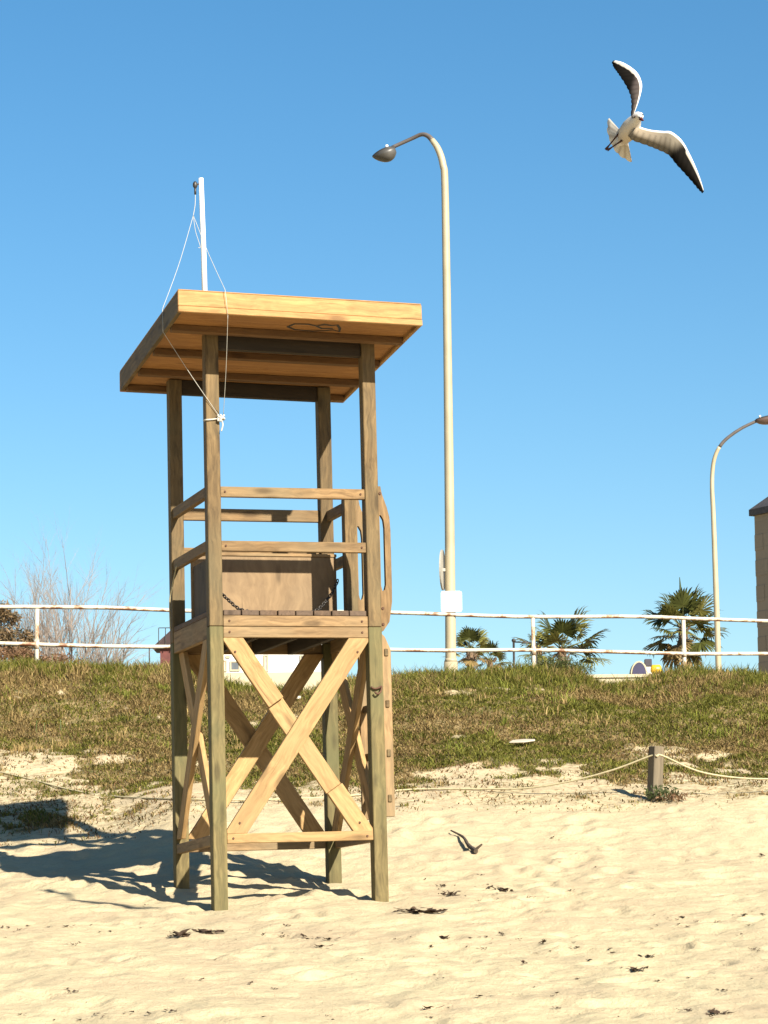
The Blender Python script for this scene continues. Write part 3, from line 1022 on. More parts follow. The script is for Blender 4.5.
# ------------------------------------------------------------------ thin metal post beyond the railing
b0 = at(514.3, 665, 39); tp = at(513.6, 640.5, 39)
pp = empty('thin_metal_post', (b0.x, 39, 2.66), 'thin dark metal post with a level crossbar between the palms', 'post')
bm = bmesh.new(); add_tube(bm, [(0, 0, -.1), (tp.x - b0.x, 0, tp.z - 2.66)], .016, 8); obj('upright', bm, M_METAL, pp, True)
tp2 = at(536, 642.6, 39)
bm = bmesh.new(); add_tube(bm, [(tp.x - b0.x, 0, tp.z - 2.68), (tp2.x - b0.x, .05, tp2.z - 2.66)], .010, 8)
bmesh.ops.create_uvsphere(bm, u_segments=8, v_segments=6, radius=.03, matrix=Matrix.Translation((tp.x - b0.x, 0, tp.z - 2.66)))
obj('crossbar', bm, M_METAL, pp, True)
bm = bmesh.new(); add_tube(bm, [(tp2.x - b0.x, .05, -.1), (tp2.x - b0.x, .05, tp2.z - 2.66)], .016, 8); obj('upright', bm, M_METAL, pp, True)


# ------------------------------------------------------------------ palms
M_FROND = attr_mat('palm_leaf', .5, .25)
M_TRUNK = plain('palm_trunk', (.13, .085, .05), .95, .5, 14, bump=.8)


def frond_mesh(pet, rad, kind):
    bm = bmesh.new()
    cl = bm.verts.layers.float_color.new('tint')
    gcol = [(.055, .060, .014), (.155, .145, .036), (.19, .13, .05)][kind]
    # petiole along +X with a sag
    pts = [Vector((pet * f, 0, -.10 * pet * f * f)) for f in (0, .35, .7, 1)]
    add_tube(bm, pts, [.028, .022, .018, .014], 5)
    for v in bm.verts: v[cl] = (*([.13, .13, .05] if kind < 2 else [.16, .11, .05]), 1)
    hub = pts[-1]
    nseg = 26
    for i in range(nseg):
        a = R(-118 + 236 * i / (nseg - 1)) + random.uniform(-.04, .04)
        L_ = rad * (1 - .25 * abs(a) / 2.0) * random.uniform(.85, 1.1)
        dirv = Vector((math.cos(a), math.sin(a), .12 * math.cos(a * 2)))
        side = Vector((-math.sin(a), math.cos(a), 0)) * (.052 * rad / .8)
        lift = Vector((0, 0, .02 if i % 2 else -.02))
        droop = random.uniform(.25, .6) * (1.5 if kind == 2 else 1)
        q = [hub, hub + dirv * L_ * .55 + lift, hub + dirv * L_ * .85 + Vector((0, 0, -.10 * droop * L_)), hub + dirv * L_ * 1.02 + Vector((0, 0, -.42 * droop * L_))]
        ws = [.25, 1.0, .6, .05]
        f = random.uniform(.7, 1.35)
        vs = []
        for qq, w_ in zip(q, ws):
            a_ = bm.verts.new(qq - side * w_); b_ = bm.verts.new(qq + side * w_)
            for vv in (a_, b_): vv[cl] = (gcol[0] * f, gcol[1] * f, gcol[2] * f, 1)
            vs.append((a_, b_))
        for (a0, b0_), (a1, b1_) in zip(vs, vs[1:]):
            bm.faces.new((a0, b0_, b1_, a1))
    me_ = bpy.data.meshes.new('frond')
    bm.to_mesh(me_); bm.free(); me_.materials.append(M_FROND)
    return me_


FR = {(k, s): frond_mesh(.88, .78, k) for k in range(3) for s in range(3)}


def palm(label, crown_uv, Y, R_, nf, trunk_r, spike=False, seed=1, elev=(78, -35)):
    rnd = random.Random(seed)
    c = at(*crown_uv, Y)
    t = empty('fan_palm', (c.x, c.y, 2.66), label, 'palm tree', 'fan palms beyond the railing')
    H = c.z - 2.66
    bm = bmesh.new()
    nr = 40
    rings = [(Vector((.12 * math.sin(i * .09), 0, -.3 + (H + .3) * i / nr)), trunk_r * (1.25 - .35 * i / nr) * (1 + .12 * (i % 2))) for i in range(nr + 1)]
    add_tube(bm, [a for a, b in rings], [b for a, b in rings], 12)
    # stubs of cut leaf bases near the top
    for k in range(46):
        an = rnd.uniform(0, 6.28); z = H - rnd.random() ** 1.4 * 2.2
        rr_ = trunk_r * .92
        add_tube(bm, [(rr_ * math.cos(an), rr_ * math.sin(an), z), ((rr_ + .14) * math.cos(an), (rr_ + .14) * math.sin(an), z + .16)], [.035, .015], 4)
    obj('trunk', bm, M_TRUNK, t)
    tipx = .12 * math.sin(nr * .09)
    for i in range(nf):
        f = i / (nf - 1)
        el = elev[0] + (elev[1] - elev[0]) * f + rnd.uniform(-8, 8)
        kind = 2 if f > .86 else (1 if rnd.random() < .5 else 0)
        o = bpy.data.objects.new('frond', FR[(kind, rnd.randrange(3))])
        COL.objects.link(o); o.parent = t
        o.location = (tipx, 0, H)
        az = i * 2.39996 + rnd.uniform(-.3, .3)
        o.rotation_euler = (Matrix.Rotation(az, 3, 'Z') @ Matrix.Rotation(R(-el), 3, 'Y') @ Matrix.Rotation(rnd.uniform(-.5, .5), 3, 'X')).to_euler()
        s = R_ / 1.6 * rnd.uniform(.8, 1.12)
        o.scale = (s, s, s)
    if spike:
        bm = bmesh.new()
        cl = bm.verts.layers.float_color.new('tint')
        add_tube(bm, [(tipx, 0, H), (tipx - .03, 0, H + R_ * .8), (tipx - .06, 0, H + R_ * 1.18)], [.05, .06, .012], 6)
        for v in bm.verts: v[cl] = (.045, .06, .02, 1)
        obj('spear_leaf', bm, M_FROND, t, True)
    return t


palm('largest fan palm, standing by the slender street lamp with a pointed new leaf on top', (684, 629), 100, 1.62, 24, .17, True, 3, (76, -62))
palm('low broad fan palm just right of a railing post in the middle of the bank', (563, 650), 100, 1.75, 18, .17, False, 5, (72, -42))
palm('small fan palm showing right beside the tall lamp pole', (471, 651), 112, 1.15, 16, .15, False, 8, (75, -40))
palm('smallest fan palm, a dark low tuft between the lamp pole and the thin post', (491, 660), 118, 1.0, 12, .13, False, 9, (70, -30))
palm('small dark fan palm tuft directly behind a railing post', (540, 646), 118, .7, 16, .12, False, 13, (70, -20))

# ------------------------------------------------------------------ bare bush and leafy shrub on the left
M_TWIG = plain('bare_twigs', (.21, .17, .14), .9, .3, 4)


def bare_bush(label, stems, seed):
    rnd = random.Random(seed)
    c = at(stems[0][0], 668, 36.6)
    t = empty('bare_bush', (c.x, 36.6, 2.66), label, 'bush')
    bm = bmesh.new()
    base0 = Vector((c.x, 36.6, 2.66))

    def grow(p0, d0, L_, r0, lev):
        n_ = 6
        pts = [p0]; d_ = d0.copy(); q = p0.copy()
        for i in range(n_):
            d_ = (d_ + Vector((rnd.uniform(-.09, .09), rnd.uniform(-.09, .09), .03 if lev < 2 else .0))).normalized()
            q = q + d_ * (L_ / n_); pts.append(q.copy())
        add_tube(bm, pts, [r0 * (1 - .75 * i / n_) for i in range(n_ + 1)], 4 if lev else 6)
        if lev >= 3: return
        k = (8, 6, 4)[lev]
        for j in range(k):
            f = rnd.uniform(.25, .95)
            i = int(f * n_); b_ = pts[i]
            sd = Vector((rnd.gauss(0, 1), rnd.gauss(0, .8), rnd.gauss(.15, .6)))
            nd = (d_ * 1.0 + sd.normalized() * rnd.uniform(.35, .75)).normalized()
            grow(b_, nd, L_ * rnd.uniform(.38, .62), r0 * (1 - .7 * f) * .72, lev + 1)
    for (ub, ut, vt, dyv) in stems:
        a_ = at(ub, 668, 36.6 + dyv); a_.z = 2.6
        b_ = at(ut, vt, 36.6 + dyv * 3)
        dv = (b_ - a_)
        grow(a_ - base0, dv.normalized(), dv.length * .82, .017, 0)
    obj('branches', bm, M_TWIG, t)
    return t


bare_bush('bare leafless bush with many fine reddish grey twigs fanning up behind the railing',
          [(66, 32, 563, .1), (62, 12, 580, -.2), (70, 72, 560, .2), (64, 50, 565, .3), (72, 92, 572, -.1), (84, 112, 580, .15), (88, 135, 598, 0), (90, 140, 622, .2), (60, 2, 600, .1), (80, 60, 585, -.2), (68, 48, 590, .2), (72, 80, 600, .3), (90, 120, 635, -.1), (86, 105, 605, .2), (92, 145, 640, .1), (64, 22, 610, .2), (56, -8, 585, .1)], 4)


def leaf_cloud(bm, cl, n, c, ext, size, c0, c1, rnd, pw=.6):
    for _ in range(n):
        v = Vector((rnd.gauss(0, 1), rnd.gauss(0, 1), rnd.gauss(0, 1))).normalized() * rnd.random() ** pw
        q = Vector((c[0] + v.x * ext[0], c[1] + v.y * ext[1], c[2] + v.z * ext[2]))
        a_ = Vector((rnd.gauss(0, 1), rnd.gauss(0, 1), rnd.gauss(.4, 1))).normalized()
        b_ = a_.cross(Vector((rnd.gauss(0, 1), rnd.gauss(0, 1), rnd.gauss(0, 1)))).normalized()
        s = size * rnd.uniform(.5, 1.3)
        f = rnd.random()
        col_ = tuple(c0[k] + (c1[k] - c0[k]) * f for k in range(3))
        vs = [bm.verts.new(q - a_ * s), bm.verts.new(q + b_ * s * .22), bm.verts.new(q + a_ * s), bm.verts.new(q - b_ * s * .22)]
        for vv in vs: vv[cl] = (*col_, 1)
        bm.faces.new(vs)


def shrub(label, parts, base_uv, Y, size, c0, c1, seed, name='leafy_shrub', cat='shrub'):
    rnd = random.Random(seed)
    b_ = at(*base_uv, Y)
    gz_ = ground_z(b_.x, Y)
    t = empty(name, (b_.x, Y, gz_), label, cat)
    org = Vector((b_.x, Y, gz_))
    bm = bmesh.new(); cl = bm.verts.layers.float_color.new('tint')
    st = bmesh.new()
    for (u, v, ex, n_) in parts:
        c = at(u, v, Y) - org
        leaf_cloud(bm, cl, n_, c, ex, size, c0, c1, rnd)
        add_tube(st, spline([(rnd.uniform(-.05, .05), 0, -.05), Vector((c.x * .5, c.y * .4, c.z * .5)), c]), [.022, .022, .022, .02, .02, .018, .018, .016, .016, .014, .014, .012, .012, .01, .01, .008, .006], 5)
    obj('foliage', bm, M_FROND, t)
    obj('stems', st, M_TWIG, t)
    return t


shrub('olive brown leafy shrub at the left edge behind the railing', [(-10, 625, (.32, .3, .28), 1500), (8, 640, (.28, .3, .22), 1500), (22, 652, (.22, .3, .16), 900), (-25, 618, (.3, .3, .3), 800), (2, 612, (.16, .2, .16), 700), (28, 640, (.14, .2, .14), 500), (14, 618, (.12, .2, .10), 300)],
      (-2, 670), 35.4, .035, (.055, .045, .020), (.24, .155, .08), 2)
shrub('low rusty brown dead shrub under the bare bush', [(10, 655, (.3, .25, .12), 900), (30, 658, (.25, .25, .10), 700), (60, 660, (.3, .25, .09), 500)],
      (25, 672), 34.9, .03, (.10, .055, .03), (.26, .15, .08), 6)
shrub('low dark green shrub at the foot of the broad fan palm', [(545, 664, (.35, .3, .16), 900), (563, 665, (.3, .3, .14), 700), (580, 668, (.25, .3, .1), 500)],
      (560, 672), 40, .03, (.03, .042, .014), (.09, .10, .03), 16)

# ------------------------------------------------------------------ small dark playhouse glimpsed left of the rear post
Yh = 48
b_ = at(167, 660, Yh)
hut = empty('red_hut', (b_.x, Yh, 2.66), 'small dark and red hut half hidden behind the rear left tower post', 'hut')
zt = at(168, 638, Yh).z - 2.66; zm = at(168, 648, Yh).z - 2.66; zr = at(168, 655, Yh).z - 2.66
pm = 2745 / Yh
bm = bmesh.new(); add_box(bm, (-.12, 0, 0), (.6, .9, zm)); obj('wall', bm, plain('brick_red', (.085, .022, .018), .8, .3, 10), hut)
bm = bmesh.new(); add_prism(bm, [(-.26, zm + .003), (.74, zm + .003), (.50, zt + .12), (.06, zt + .12)], -.08, .98, 'y'); obj('roof', bm, plain('dark_roof', (.028, .014, .013), .8, .3, 10), hut)
bm = bmesh.new()
for x in (-.14, -.02, .1, .22):
    add_tube(bm, [(x, -.09, zm - .02), (x, -.09, zt + .17)], .008, 6)
add_tube(bm, [(-.14, -.09, zt + .17), (.22, -.09, zt + .17)], .008, 6)
obj('guard_bars', bm, M_METAL, hut)
bm = bmesh.new(); add_tube(bm, [(-.31, 0, -.1), (-.31, 0, zm + .05)], .012, 6); obj('side_post', bm, M_METAL, hut)

# ------------------------------------------------------------------ white building seen between the tower legs
Yb = 80
a_ = at(206, 678, Yb); c_ = at(336, 678, Yb)
wb = empty('white_building', ((a_.x + c_.x) / 2, Yb, 2.66), 'white building with a cream base band seen between the tower legs', 'building')
hw = (c_.x - a_.x) / 2
ztop = at(270, 632, Yb).z - 2.66; zb0 = at(270, 680.5, Yb).z - 2.66; zb1 = at(270, 672.5, Yb).z - 2.66
M_WALLW = plain('white_render', (.62, .60, .56), .8, .05, 2)
M_WALLC = plain('cream_render', (.36, .31, .21), .85, .08, 2)
M_WIN = plain('window_dark', (.10, .11, .12), .2, .2)
bm = bmesh.new(); add_box(bm, (-hw, 0, 0), (hw, 4, ztop)); bevel(bm, .02); obj('wall', bm, M_WALLW, wb)
bm = bmesh.new(); add_box(bm, (-hw - .1, -.12, zb0 - 1.4), (hw + .02, -.003, zb1)); bevel(bm, .01); obj('base_band', bm, M_WALLC, wb)
bm = bmesh.new(); add_box(bm, (-hw - .12, -.12, ztop + .003), (hw + .12, 4.12, ztop + .16)); obj('roof', bm, M_WALLW, wb)


def pane(u0, u1, v0, v1, name, mat, fr=True):
    q0 = at(u0, v1, Yb - .02); q1 = at(u1, v0, Yb - .02)
    x0, x1, z0, z1 = q0.x - wb.location.x, q1.x - wb.location.x, q0.z - 2.66, q1.z - 2.66
    bm = bmesh.new()
    f = .04
    add_box(bm, (x0, -.04, z0), (x0 + f, -.003, z1)); add_box(bm, (x1 - f, -.04, z0), (x1, -.003, z1))
    add_box(bm, (x0 + f, -.04, z0), (x1 - f, -.003, z0 + f)); add_box(bm, (x0 + f, -.04, z1 - f), (x1 - f, -.003, z1))
    o = obj(name, bm, M_WALLC, wb)
    bm = bmesh.new(); add_box(bm, (x0 + f + .002, -.02, z0 + f + .002), (x1 - f - .002, -.004, z1 - f - .002))
    obj('pane', bm, mat, o)


pane(230, 240, 661, 671, 'window', M_WIN)
pane(219.5, 227, 660, 671.5, 'door', plain('pink_door', (.55, .36, .27), .7, .1))
pane(263.5, 268.5, 655, 671.5, 'window', plain('grey_shutter', (.30, .27, .25), .6, .15))
pane(226, 230, 655.5, 658, 'window', M_WIN)
pane(300, 306, 655, 664, 'window', M_WIN)

# ------------------------------------------------------------------ cream parapet wall and the little boxes on it
Yw = 50
q0 = at(588, 678, Yw); q1 = at(672, 678.5, Yw)
bm = bmesh.new(); add_box(bm, (q0.x, 0, 0), (q1.x, .45, q0.z - 2.66)); bevel(bm, .02)
add_box(bm, (q0.x - .03, -.03, q0.z - 2.66 + .003), (q1.x + .03, .48, q0.z - 2.66 + .06))
o = obj('parapet_wall', bm, M_WALLC); o.location = (0, Yw, 2.66)
tag(o, 'low cream wall beyond the dip in the bank on the right', 'wall')
ztopw = q0.z + .063
cb = at(639, 676, Yw + .1)
bx = empty('arched_box', (cb.x, Yw + .15, ztopw), 'small dark blue arched box with a cream rim on the low cream wall', 'box')


def arch(w_, h_):
    return [(-w_, 0), (w_, 0)] + [(w_ * math.cos(R(a)), h_ * math.sin(R(a))) for a in range(10, 171, 16)] + []


bm = bmesh.new(); add_prism(bm, arch(.155, .245), -.12, .2, 'y'); bevel(bm, .006); obj('rim', bm, M_WALLC, bx)
bm = bmesh.new(); add_prism(bm, arch(.125, .215), -.135, -.122, 'y'); obj('dark_front', bm, plain('navy', (.018, .015, .05), .5, .2), bx)
cb = at(649.5, 670, Yw)
bx = empty('capped_post', (cb.x, Yw + .15, ztopw), 'short white post with a dark square cap beside the arched box', 'post')
zc = at(649, 666, Yw).z - ztopw; zc1 = at(649, 658.5, Yw).z - ztopw
bm = bmesh.new(); add_box(bm, (-.055, -.05, 0), (.055, .05, zc)); bevel(bm, .005); obj('shaft', bm, M_WHITE, bx)
bm = bmesh.new(); add_box(bm, (-.075, -.07, zc + .002), (.055, .07, zc1)); bevel(bm, .008); obj('cap', bm, plain('dark_cap', (.03, .025, .035), .5, .2), bx)
cb = at(657, 672, Yw)
bm = bmesh.new()
add_tube(bm, [(-.10, 0, .0), (-.10, 0, .03), (.09, 0, .03)], .001, 4)
bm.clear()
add_tube(bm, [(-.10, 0, .09), (-.07, 0, .09), (.07, 0, .09), (.095, 0, .09)], [.07, .09, .09, .06], 16)
o = obj('yellow_drum', bm, plain('yellow_plastic', (.50, .30, .012), .4, .1), None, True); o.location = (cb.x, Yw + .15, ztopw)
tag(o, 'small bright yellow drum lying right of the capped post', 'drum')

# ------------------------------------------------------------------ building at the right edge
Yr = 85
q = at(756.5, 590, Yr)
rb = empty('stone_building', (q.x, Yr, 2.66), 'brownish stone building with a dark pitched roof at the right edge', 'building', rot=(0, 0, math.atan2(-.88, .47)))
zev = at(753, 516, Yr).z - 2.66
m, tt_, bb = nt('pale_stone')
tc = N(tt_, 'ShaderNodeTexCoord')
bk = N(tt_, 'ShaderNodeTexBrick', i_Scale=1.0)
bk.inputs['Color1'].default_value = (.235, .19, .135, 1); bk.inputs['Color2'].default_value = (.215, .173, .123, 1); bk.inputs['Mortar'].default_value = (.205, .168, .122, 1)
bk.inputs['Brick Width'].default_value = .9; bk.inputs['Row Height'].default_value = .4
mp_ = N(tt_, 'ShaderNodeMapping'); mp_.inputs['Rotation'].default_value = (R(90), 0, 0)
tt_.links.new(tc.outputs['Object'], mp_.inputs['Vector']); tt_.links.new(mp_.outputs[0], bk.inputs['Vector'])
tt_.links.new(bk.outputs['Color'], bb.inputs['Base Color']); bb.inputs['Roughness'].default_value = .9
# local x runs along the visible face towards the viewer, local y goes back behind it
bm = bmesh.new(); add_box(bm, (0, 0, 0), (10, 8, zev)); obj('wall', bm, plain('stone_wall_face', (.33, .27, .19), .9, .15, 3, bump=.5) if False else m, rb)
bm = bmesh.new()
e_ = .12
base_ = [bm.verts.new(c_) for c_ in ((-e_, -e_, zev + .003), (10 + e_, -e_, zev + .003), (10 + e_, 8 + e_, zev + .003), (-e_, 8 + e_, zev + .003))]
top_ = [bm.verts.new(c_) for c_ in ((-e_, -e_, zev + .2), (10 + e_, -e_, zev + .2), (10 + e_, 8 + e_, zev + .2), (-e_, 8 + e_, zev + .2))]
apex = bm.verts.new((5, 4, zev + 4.2))
bm.faces.new(base_[::-1])
for k in range(4):
    bm.faces.new((base_[k], base_[(k + 1) % 4], top_[(k + 1) % 4], top_[k])); bm.faces.new((top_[k], top_[(k + 1) % 4], apex))
obj('roof', bm, plain('dark_slate', (.045, .04, .042), .8, .25, 6), rb)
for k in range(int(zev / .8)):
    bm = bmesh.new()
    add_box(bm, (-.012, -.012, .3 + k * .8), (.42 + .22 * (k % 2), -.002, .3 + k * .8 + .5)); bevel(bm, .004)
    obj('corner_stone', bm, m, rb)

# ------------------------------------------------------------------ wooden stake and rope fence
pb = ground_hit(654.5, 800)
st = empty('wooden_stake', pb, 'short square grey wooden stake leaning slightly at the edge of the sand', 'post')
tpz = at(656.5, 746.5, pb.y)
up = tpz - pb
bm = bmesh.new()
add_box(bm, (-.35, -.053, -.053), (up.length, .053, .053)); bevel(bm, .006)
o = obj('shaft', bm, W_STAKE, st)
X_ = up.normalized(); Y_ = Vector((math.cos(R(28)), math.sin(R(28)), 0)); Y_ = (Y_ - X_ * Y_.dot(X_)).normalized()
o.rotation_euler = Matrix((X_, Y_, X_.cross(Y_))).transposed().to_euler()


def on_ground(u, v, lift=.012):
    q = ground_hit(u, v); return q + Vector((0, 0, lift))


att = pb + up * .82
rp = [on_ground(-60, 760), on_ground(20, 778), on_ground(70, 792), on_ground(120, 798), on_ground(190, 801), on_ground(270, 801), on_ground(350, 797), on_ground(410, 791), on_ground(470, 791)]
q_ = [att + Vector((-.055, -.03, 0))]
sag0, sag1 = rp[-1], q_[0]
for f in (.3, .55, .8):
    m_ = sag0.lerp(sag1, f); m_.z -= .18 * 4 * f * (1 - f) * .55
    m_.z = max(m_.z, ground_z(m_.x, m_.y) + .012)
    rp.append(m_)
rp += q_
rp += [att + Vector((0, -.075, -.005)), att + Vector((.06, -.03, 0))]
rr_ = at(705, 773, pb.y + .1); r2 = at(768, 779, pb.y + .2); r3 = at(840, 772, pb.y + .3)
rp += [rr_, r2, r3, at(900, 755, pb.y + .4)]
bm = bmesh.new(); add_tube(bm, spline(rp, 7), .009, 6)
tag(obj('barrier_rope', bm, M_ROPEY, None, True), 'long pale rope tied to the wooden stake and trailing along the sand', 'rope')

# small green plant at the stake foot
rnd = random.Random(3)
bm = bmesh.new(); cl = bm.verts.layers.float_color.new('tint')
leaf_cloud(bm, cl, 260, (.05, -.08, .06), (.17, .12, .075), .03, (.03, .05, .016), (.10, .11, .04), rnd)
leaf_cloud(bm, cl, 120, (.16, -.12, .02), (.16, .12, .04), .03, (.12, .07, .035), (.24, .14, .08), rnd)
o = obj('low_plant', bm, M_FROND); o.location = pb
tag(o, 'small dark green plant growing at the foot of the wooden stake', 'plant')

# ------------------------------------------------------------------ flowers in the grass
M_PETAL = plain('yellow_petals', (.55, .42, .015), .6, .1)
M_STEM = plain('green_stem', (.07, .10, .02), .7, .2)
M_PALEPETAL = plain('pale_petals', (.75, .70, .45), .6, .1)


def flower_bm(n_, s, rnd):
    bm = bmesh.new()
    add_tube(bm, [(0, 0, -.03), (.004, 0, .07), (.01, 0, .14)], .004, 4, 1)
    for k in range(n_):
        a_ = 2 * math.pi * k / n_ + .2
        d_ = Vector((math.cos(a_), math.sin(a_), .35)); sd = Vector((-math.sin(a_), math.cos(a_), 0))
        c = Vector((.01, 0, .14))
        v = [bm.verts.new(c), bm.verts.new(c + d_ * s * .6 + sd * s * .35), bm.verts.new(c + d_ * s), bm.verts.new(c + d_ * s * .6 - sd * s * .35)]
        bm.faces.new(v)
    return bm


fl0 = None
FL = [(14, 664, 1), (52, 661, 1), (58, 662, .8), (77, 659, 1), (75, 666, .7), (36, 728, 1), (44, 729, .9), (61, 727, 1), (150, 712, .9), (10, 707, .6), (482, 711, .7)]
for i, (u, v, s) in enumerate(FL):
    q = ground_hit(u, v + 5)
    if fl0 is None:
        fl0 = obj('yellow_flower', flower_bm(6, .034, rnd), [M_PETAL, M_STEM]); o = fl0
    else:
        o = fl0.copy(); COL.objects.link(o)
    o.location = q; o.scale = (s, s, s); o.rotation_euler = (0, 0, i * 1.3)
    tag(o, 'small yellow wild flower open among the grass on the bank', 'flower', 'yellow flowers in the bank grass')

# pale flat scrap on the bank
q = ground_hit(521, 747)
bm = bmesh.new()
add_prism(bm, [(-.13, -.05), (.02, -.075), (.14, -.03), (.15, .03), (.05, .07), (-.08, .05)], 0, .015, 'z'); bevel(bm, .006)
o = obj('flat_slab', bm, plain('pale_slab', (.34, .30, .23), .9, .1, 12)); o.location = q + Vector((0, 0, .05)); o.rotation_euler = (R(14), R(-3), R(4))
tag(o, 'flat pale stone slab lying in the grass right of the tower', 'slab')
q = ground_hit(296, 703)
bm = bmesh.new()
add_prism(bm, [(-.05, -.03), (.03, -.04), (.06, .01), (.0, .035), (-.05, .02)], 0, .03, 'z'); bevel(bm, .006)
o = obj('pale_stone', bm, plain('pale_pebble', (.40, .36, .29), .9, .1, 12)); o.location = q + Vector((0, 0, .045)); o.rotation_euler = (R(14), 0, 0)
tag(o, 'small pale stone in the grass seen through the tower braces', 'stone')

# ------------------------------------------------------------------ driftwood and seaweed
q0, q1 = ground_hit(451, 834), ground_hit(476, 856)
bm = bmesh.new()
pts = [q0 + Vector((0, 0, .03)), q0.lerp(q1, .35) + Vector((.03, 0, .035)), q0.lerp(q1, .7) + Vector((.0, 0, .03)), q1 + Vector((0, 0, .03))]
sp_ = spline(pts, 5)
add_tube(bm, sp_, [.006 + .016 * (i / (len(sp_) - 1)) * (1.1 if i % 3 else .85) for i in range(len(sp_))], 7)
add_tube(bm, [sp_[3], sp_[3] + Vector((-.04, .0, .025))], [.006, .003], 5)
add_tube(bm, [sp_[-2], sp_[-2] + Vector((.06, -.02, .05))], [.015, .008], 5)
tag(obj('driftwood_stick', bm, plain('driftwood', (.05, .035, .02), .9, .5, 25, bump=.6)), 'dark forked driftwood stick lying alone on the sand right of the tower', 'stick')

M_WEED = plain('dry_seaweed', (.085, .052, .03), .9, .5, 30)


def weed_bm(rnd, n_, s, flat=.45):
    """crumpled blackish leaf scraps lying and curling on the sand"""
    bm = bmesh.new()
    for k in range(n_):
        a_ = rnd.uniform(0, 6.28)
        q = Vector((rnd.gauss(0, .3) * s, rnd.gauss(0, .3) * s, .004))
        w_ = s * rnd.uniform(.10, .24)
        prev = None
        steps = rnd.randint(2, 4)
        for j in range(steps + 1):
            sd = Vector((-math.sin(a_), math.cos(a_), rnd.uniform(-.6, .6))).normalized()
            ww = w_ * (1 - abs(j / steps - .45) * 1.5)
            q.z = max(.003, q.z)
            cur = (bm.verts.new(q - sd * max(ww, .002)), bm.verts.new(q + sd * max(ww, .002)))
            if prev: bm.faces.new((prev[0], prev[1], cur[1], cur[0]))
            prev = cur
            a_ += rnd.uniform(-.8, .8)
            q = q + Vector((math.cos(a_), math.sin(a_), rnd.uniform(-.25, .65))) * s * rnd.uniform(.15, .3)
    r_ = bmesh.ops.solidify(bm, geom=bm.faces[:], thickness=.003)
    return bm


variants = []
for k in range(6):
    o = obj('seaweed_scrap', weed_bm(rnd, 3 + k % 3, .040 + .009 * k), M_WEED)
    variants.append(o)
bits = [(146, 906), (7, 929), (20, 931), (27, 927), (2, 928), (66, 928), (73, 946), (100, 933), (141, 929), (263, 936), (283, 938), (305, 938), (308, 940), (318, 939), (328, 941), (361, 960), (320, 948),
        (69, 994), (75, 993), (98, 1016), (104, 1018), (131, 1014), (150, 1015), (328, 1017), (332, 1021), (275, 990), (249, 985), (55, 1021),
        (482, 876), (530, 899), (487, 886), (488, 889), (444, 939), (471, 939), (483, 950), (485, 938), (503, 936), (525, 965), (541, 945), (545, 941), (610, 950), (612, 954), (635, 972), (641, 972),
        (668, 919), (676, 921), (683, 919), (697, 923), (718, 923), (741, 935), (745, 917), (754, 951), (760, 952), (764, 916), (718, 1016), (712, 1018), (556, 994), (553, 998), (480, 998), (428, 1010), (438, 980), (551, 839), (558, 841), (763, 857), (577, 980), (649, 958), (590, 962), (410, 938), (395, 940)]
for (u0, u1, v0, v1, k) in ((0, 340, 926, 946, 16), (400, 560, 884, 902, 10), (640, 768, 912, 930, 10), (400, 640, 936, 958, 16), (0, 380, 1004, 1022, 9), (420, 768, 965, 1020, 14), (0, 380, 960, 1000, 7), (400, 768, 850, 900, 8)):
    for _ in range(k): bits.append((rnd.uniform(u0, u1), rnd.uniform(v0, v1)))
for i, (u, v) in enumerate(bits):
    q = ground_hit(u, v)
    if i < 6:
        o = variants[i]
    else:
        o = variants[rnd.randrange(6)].copy(); COL.objects.link(o)
    s = rnd.uniform(.4, 1.0) if i < 68 else rnd.uniform(.25, .6)
    o.location = q + Vector((0, 0, .004)); o.rotation_euler = (R(6), 0, rnd.uniform(-.5, .5) + (math.pi if rnd.random() < .5 else 0)); o.scale = (s, s, s)
    tag(o, 'small dark scrap of dry seaweed on the open sand', 'seaweed', 'seaweed scraps scattered on the sand')
for (u, v, n_, s, lab) in [(419, 913, 26, .12, 'long dark strip of dry seaweed just right of the front right tower leg'),
                           (208, 933, 22, .10, 'dark crumpled seaweed clump in front of the front left tower leg'),
                           (180, 937, 12, .10, 'thin straggling seaweed strip left of the crumpled clump'),
                           (450, 896, 14, .09, 'loose seaweed strands behind the long dark strip'),
                           (442, 887, 9, .05, 'small dark seaweed heap behind the loose strands'),
                           (506, 892, 9, .09, 'seaweed sprig with a raised stalk right of the loose strands'),
                           (635, 972, 9, .07, 'flat dark seaweed leaf alone on the sand at lower right'),
                           (716, 1014, 14, .07, 'brown seaweed tangle at the bottom right corner')]:
    q = ground_hit(u, v)
    o = obj('seaweed_clump', weed_bm(rnd, n_, s), M_WEED); o.location = q + Vector((0, 0, .004)); o.rotation_euler = (R(6), 0, 0)
    if n_ > 20 or s > .1: o.scale = (1.6, .9, .8)
    tag(o, lab, 'seaweed')

# ------------------------------------------------------------------ gull
GYD = 15.0
M_FEA = attr_mat('gull_feathers', .85, .05)
M_FEA.node_tree.nodes['Principled BSDF'].inputs['Specular IOR Level'].default_value = .05


def gp(u, v, dep=0): return at(u, v, GYD + dep)


g0 = gp(630, 130)
bm = bmesh.new(); cl = bm.verts.layers.float_color.new('tint')
WHT = (.56, .53, .49); BEI = (.3, .25, .19); GRY = (.10, .088, .072); DRK = (.006, .005, .004); BLK = (.006, .006, .006)


def setc(vs, c):
    for v in vs: v[cl] = (*c, 1)


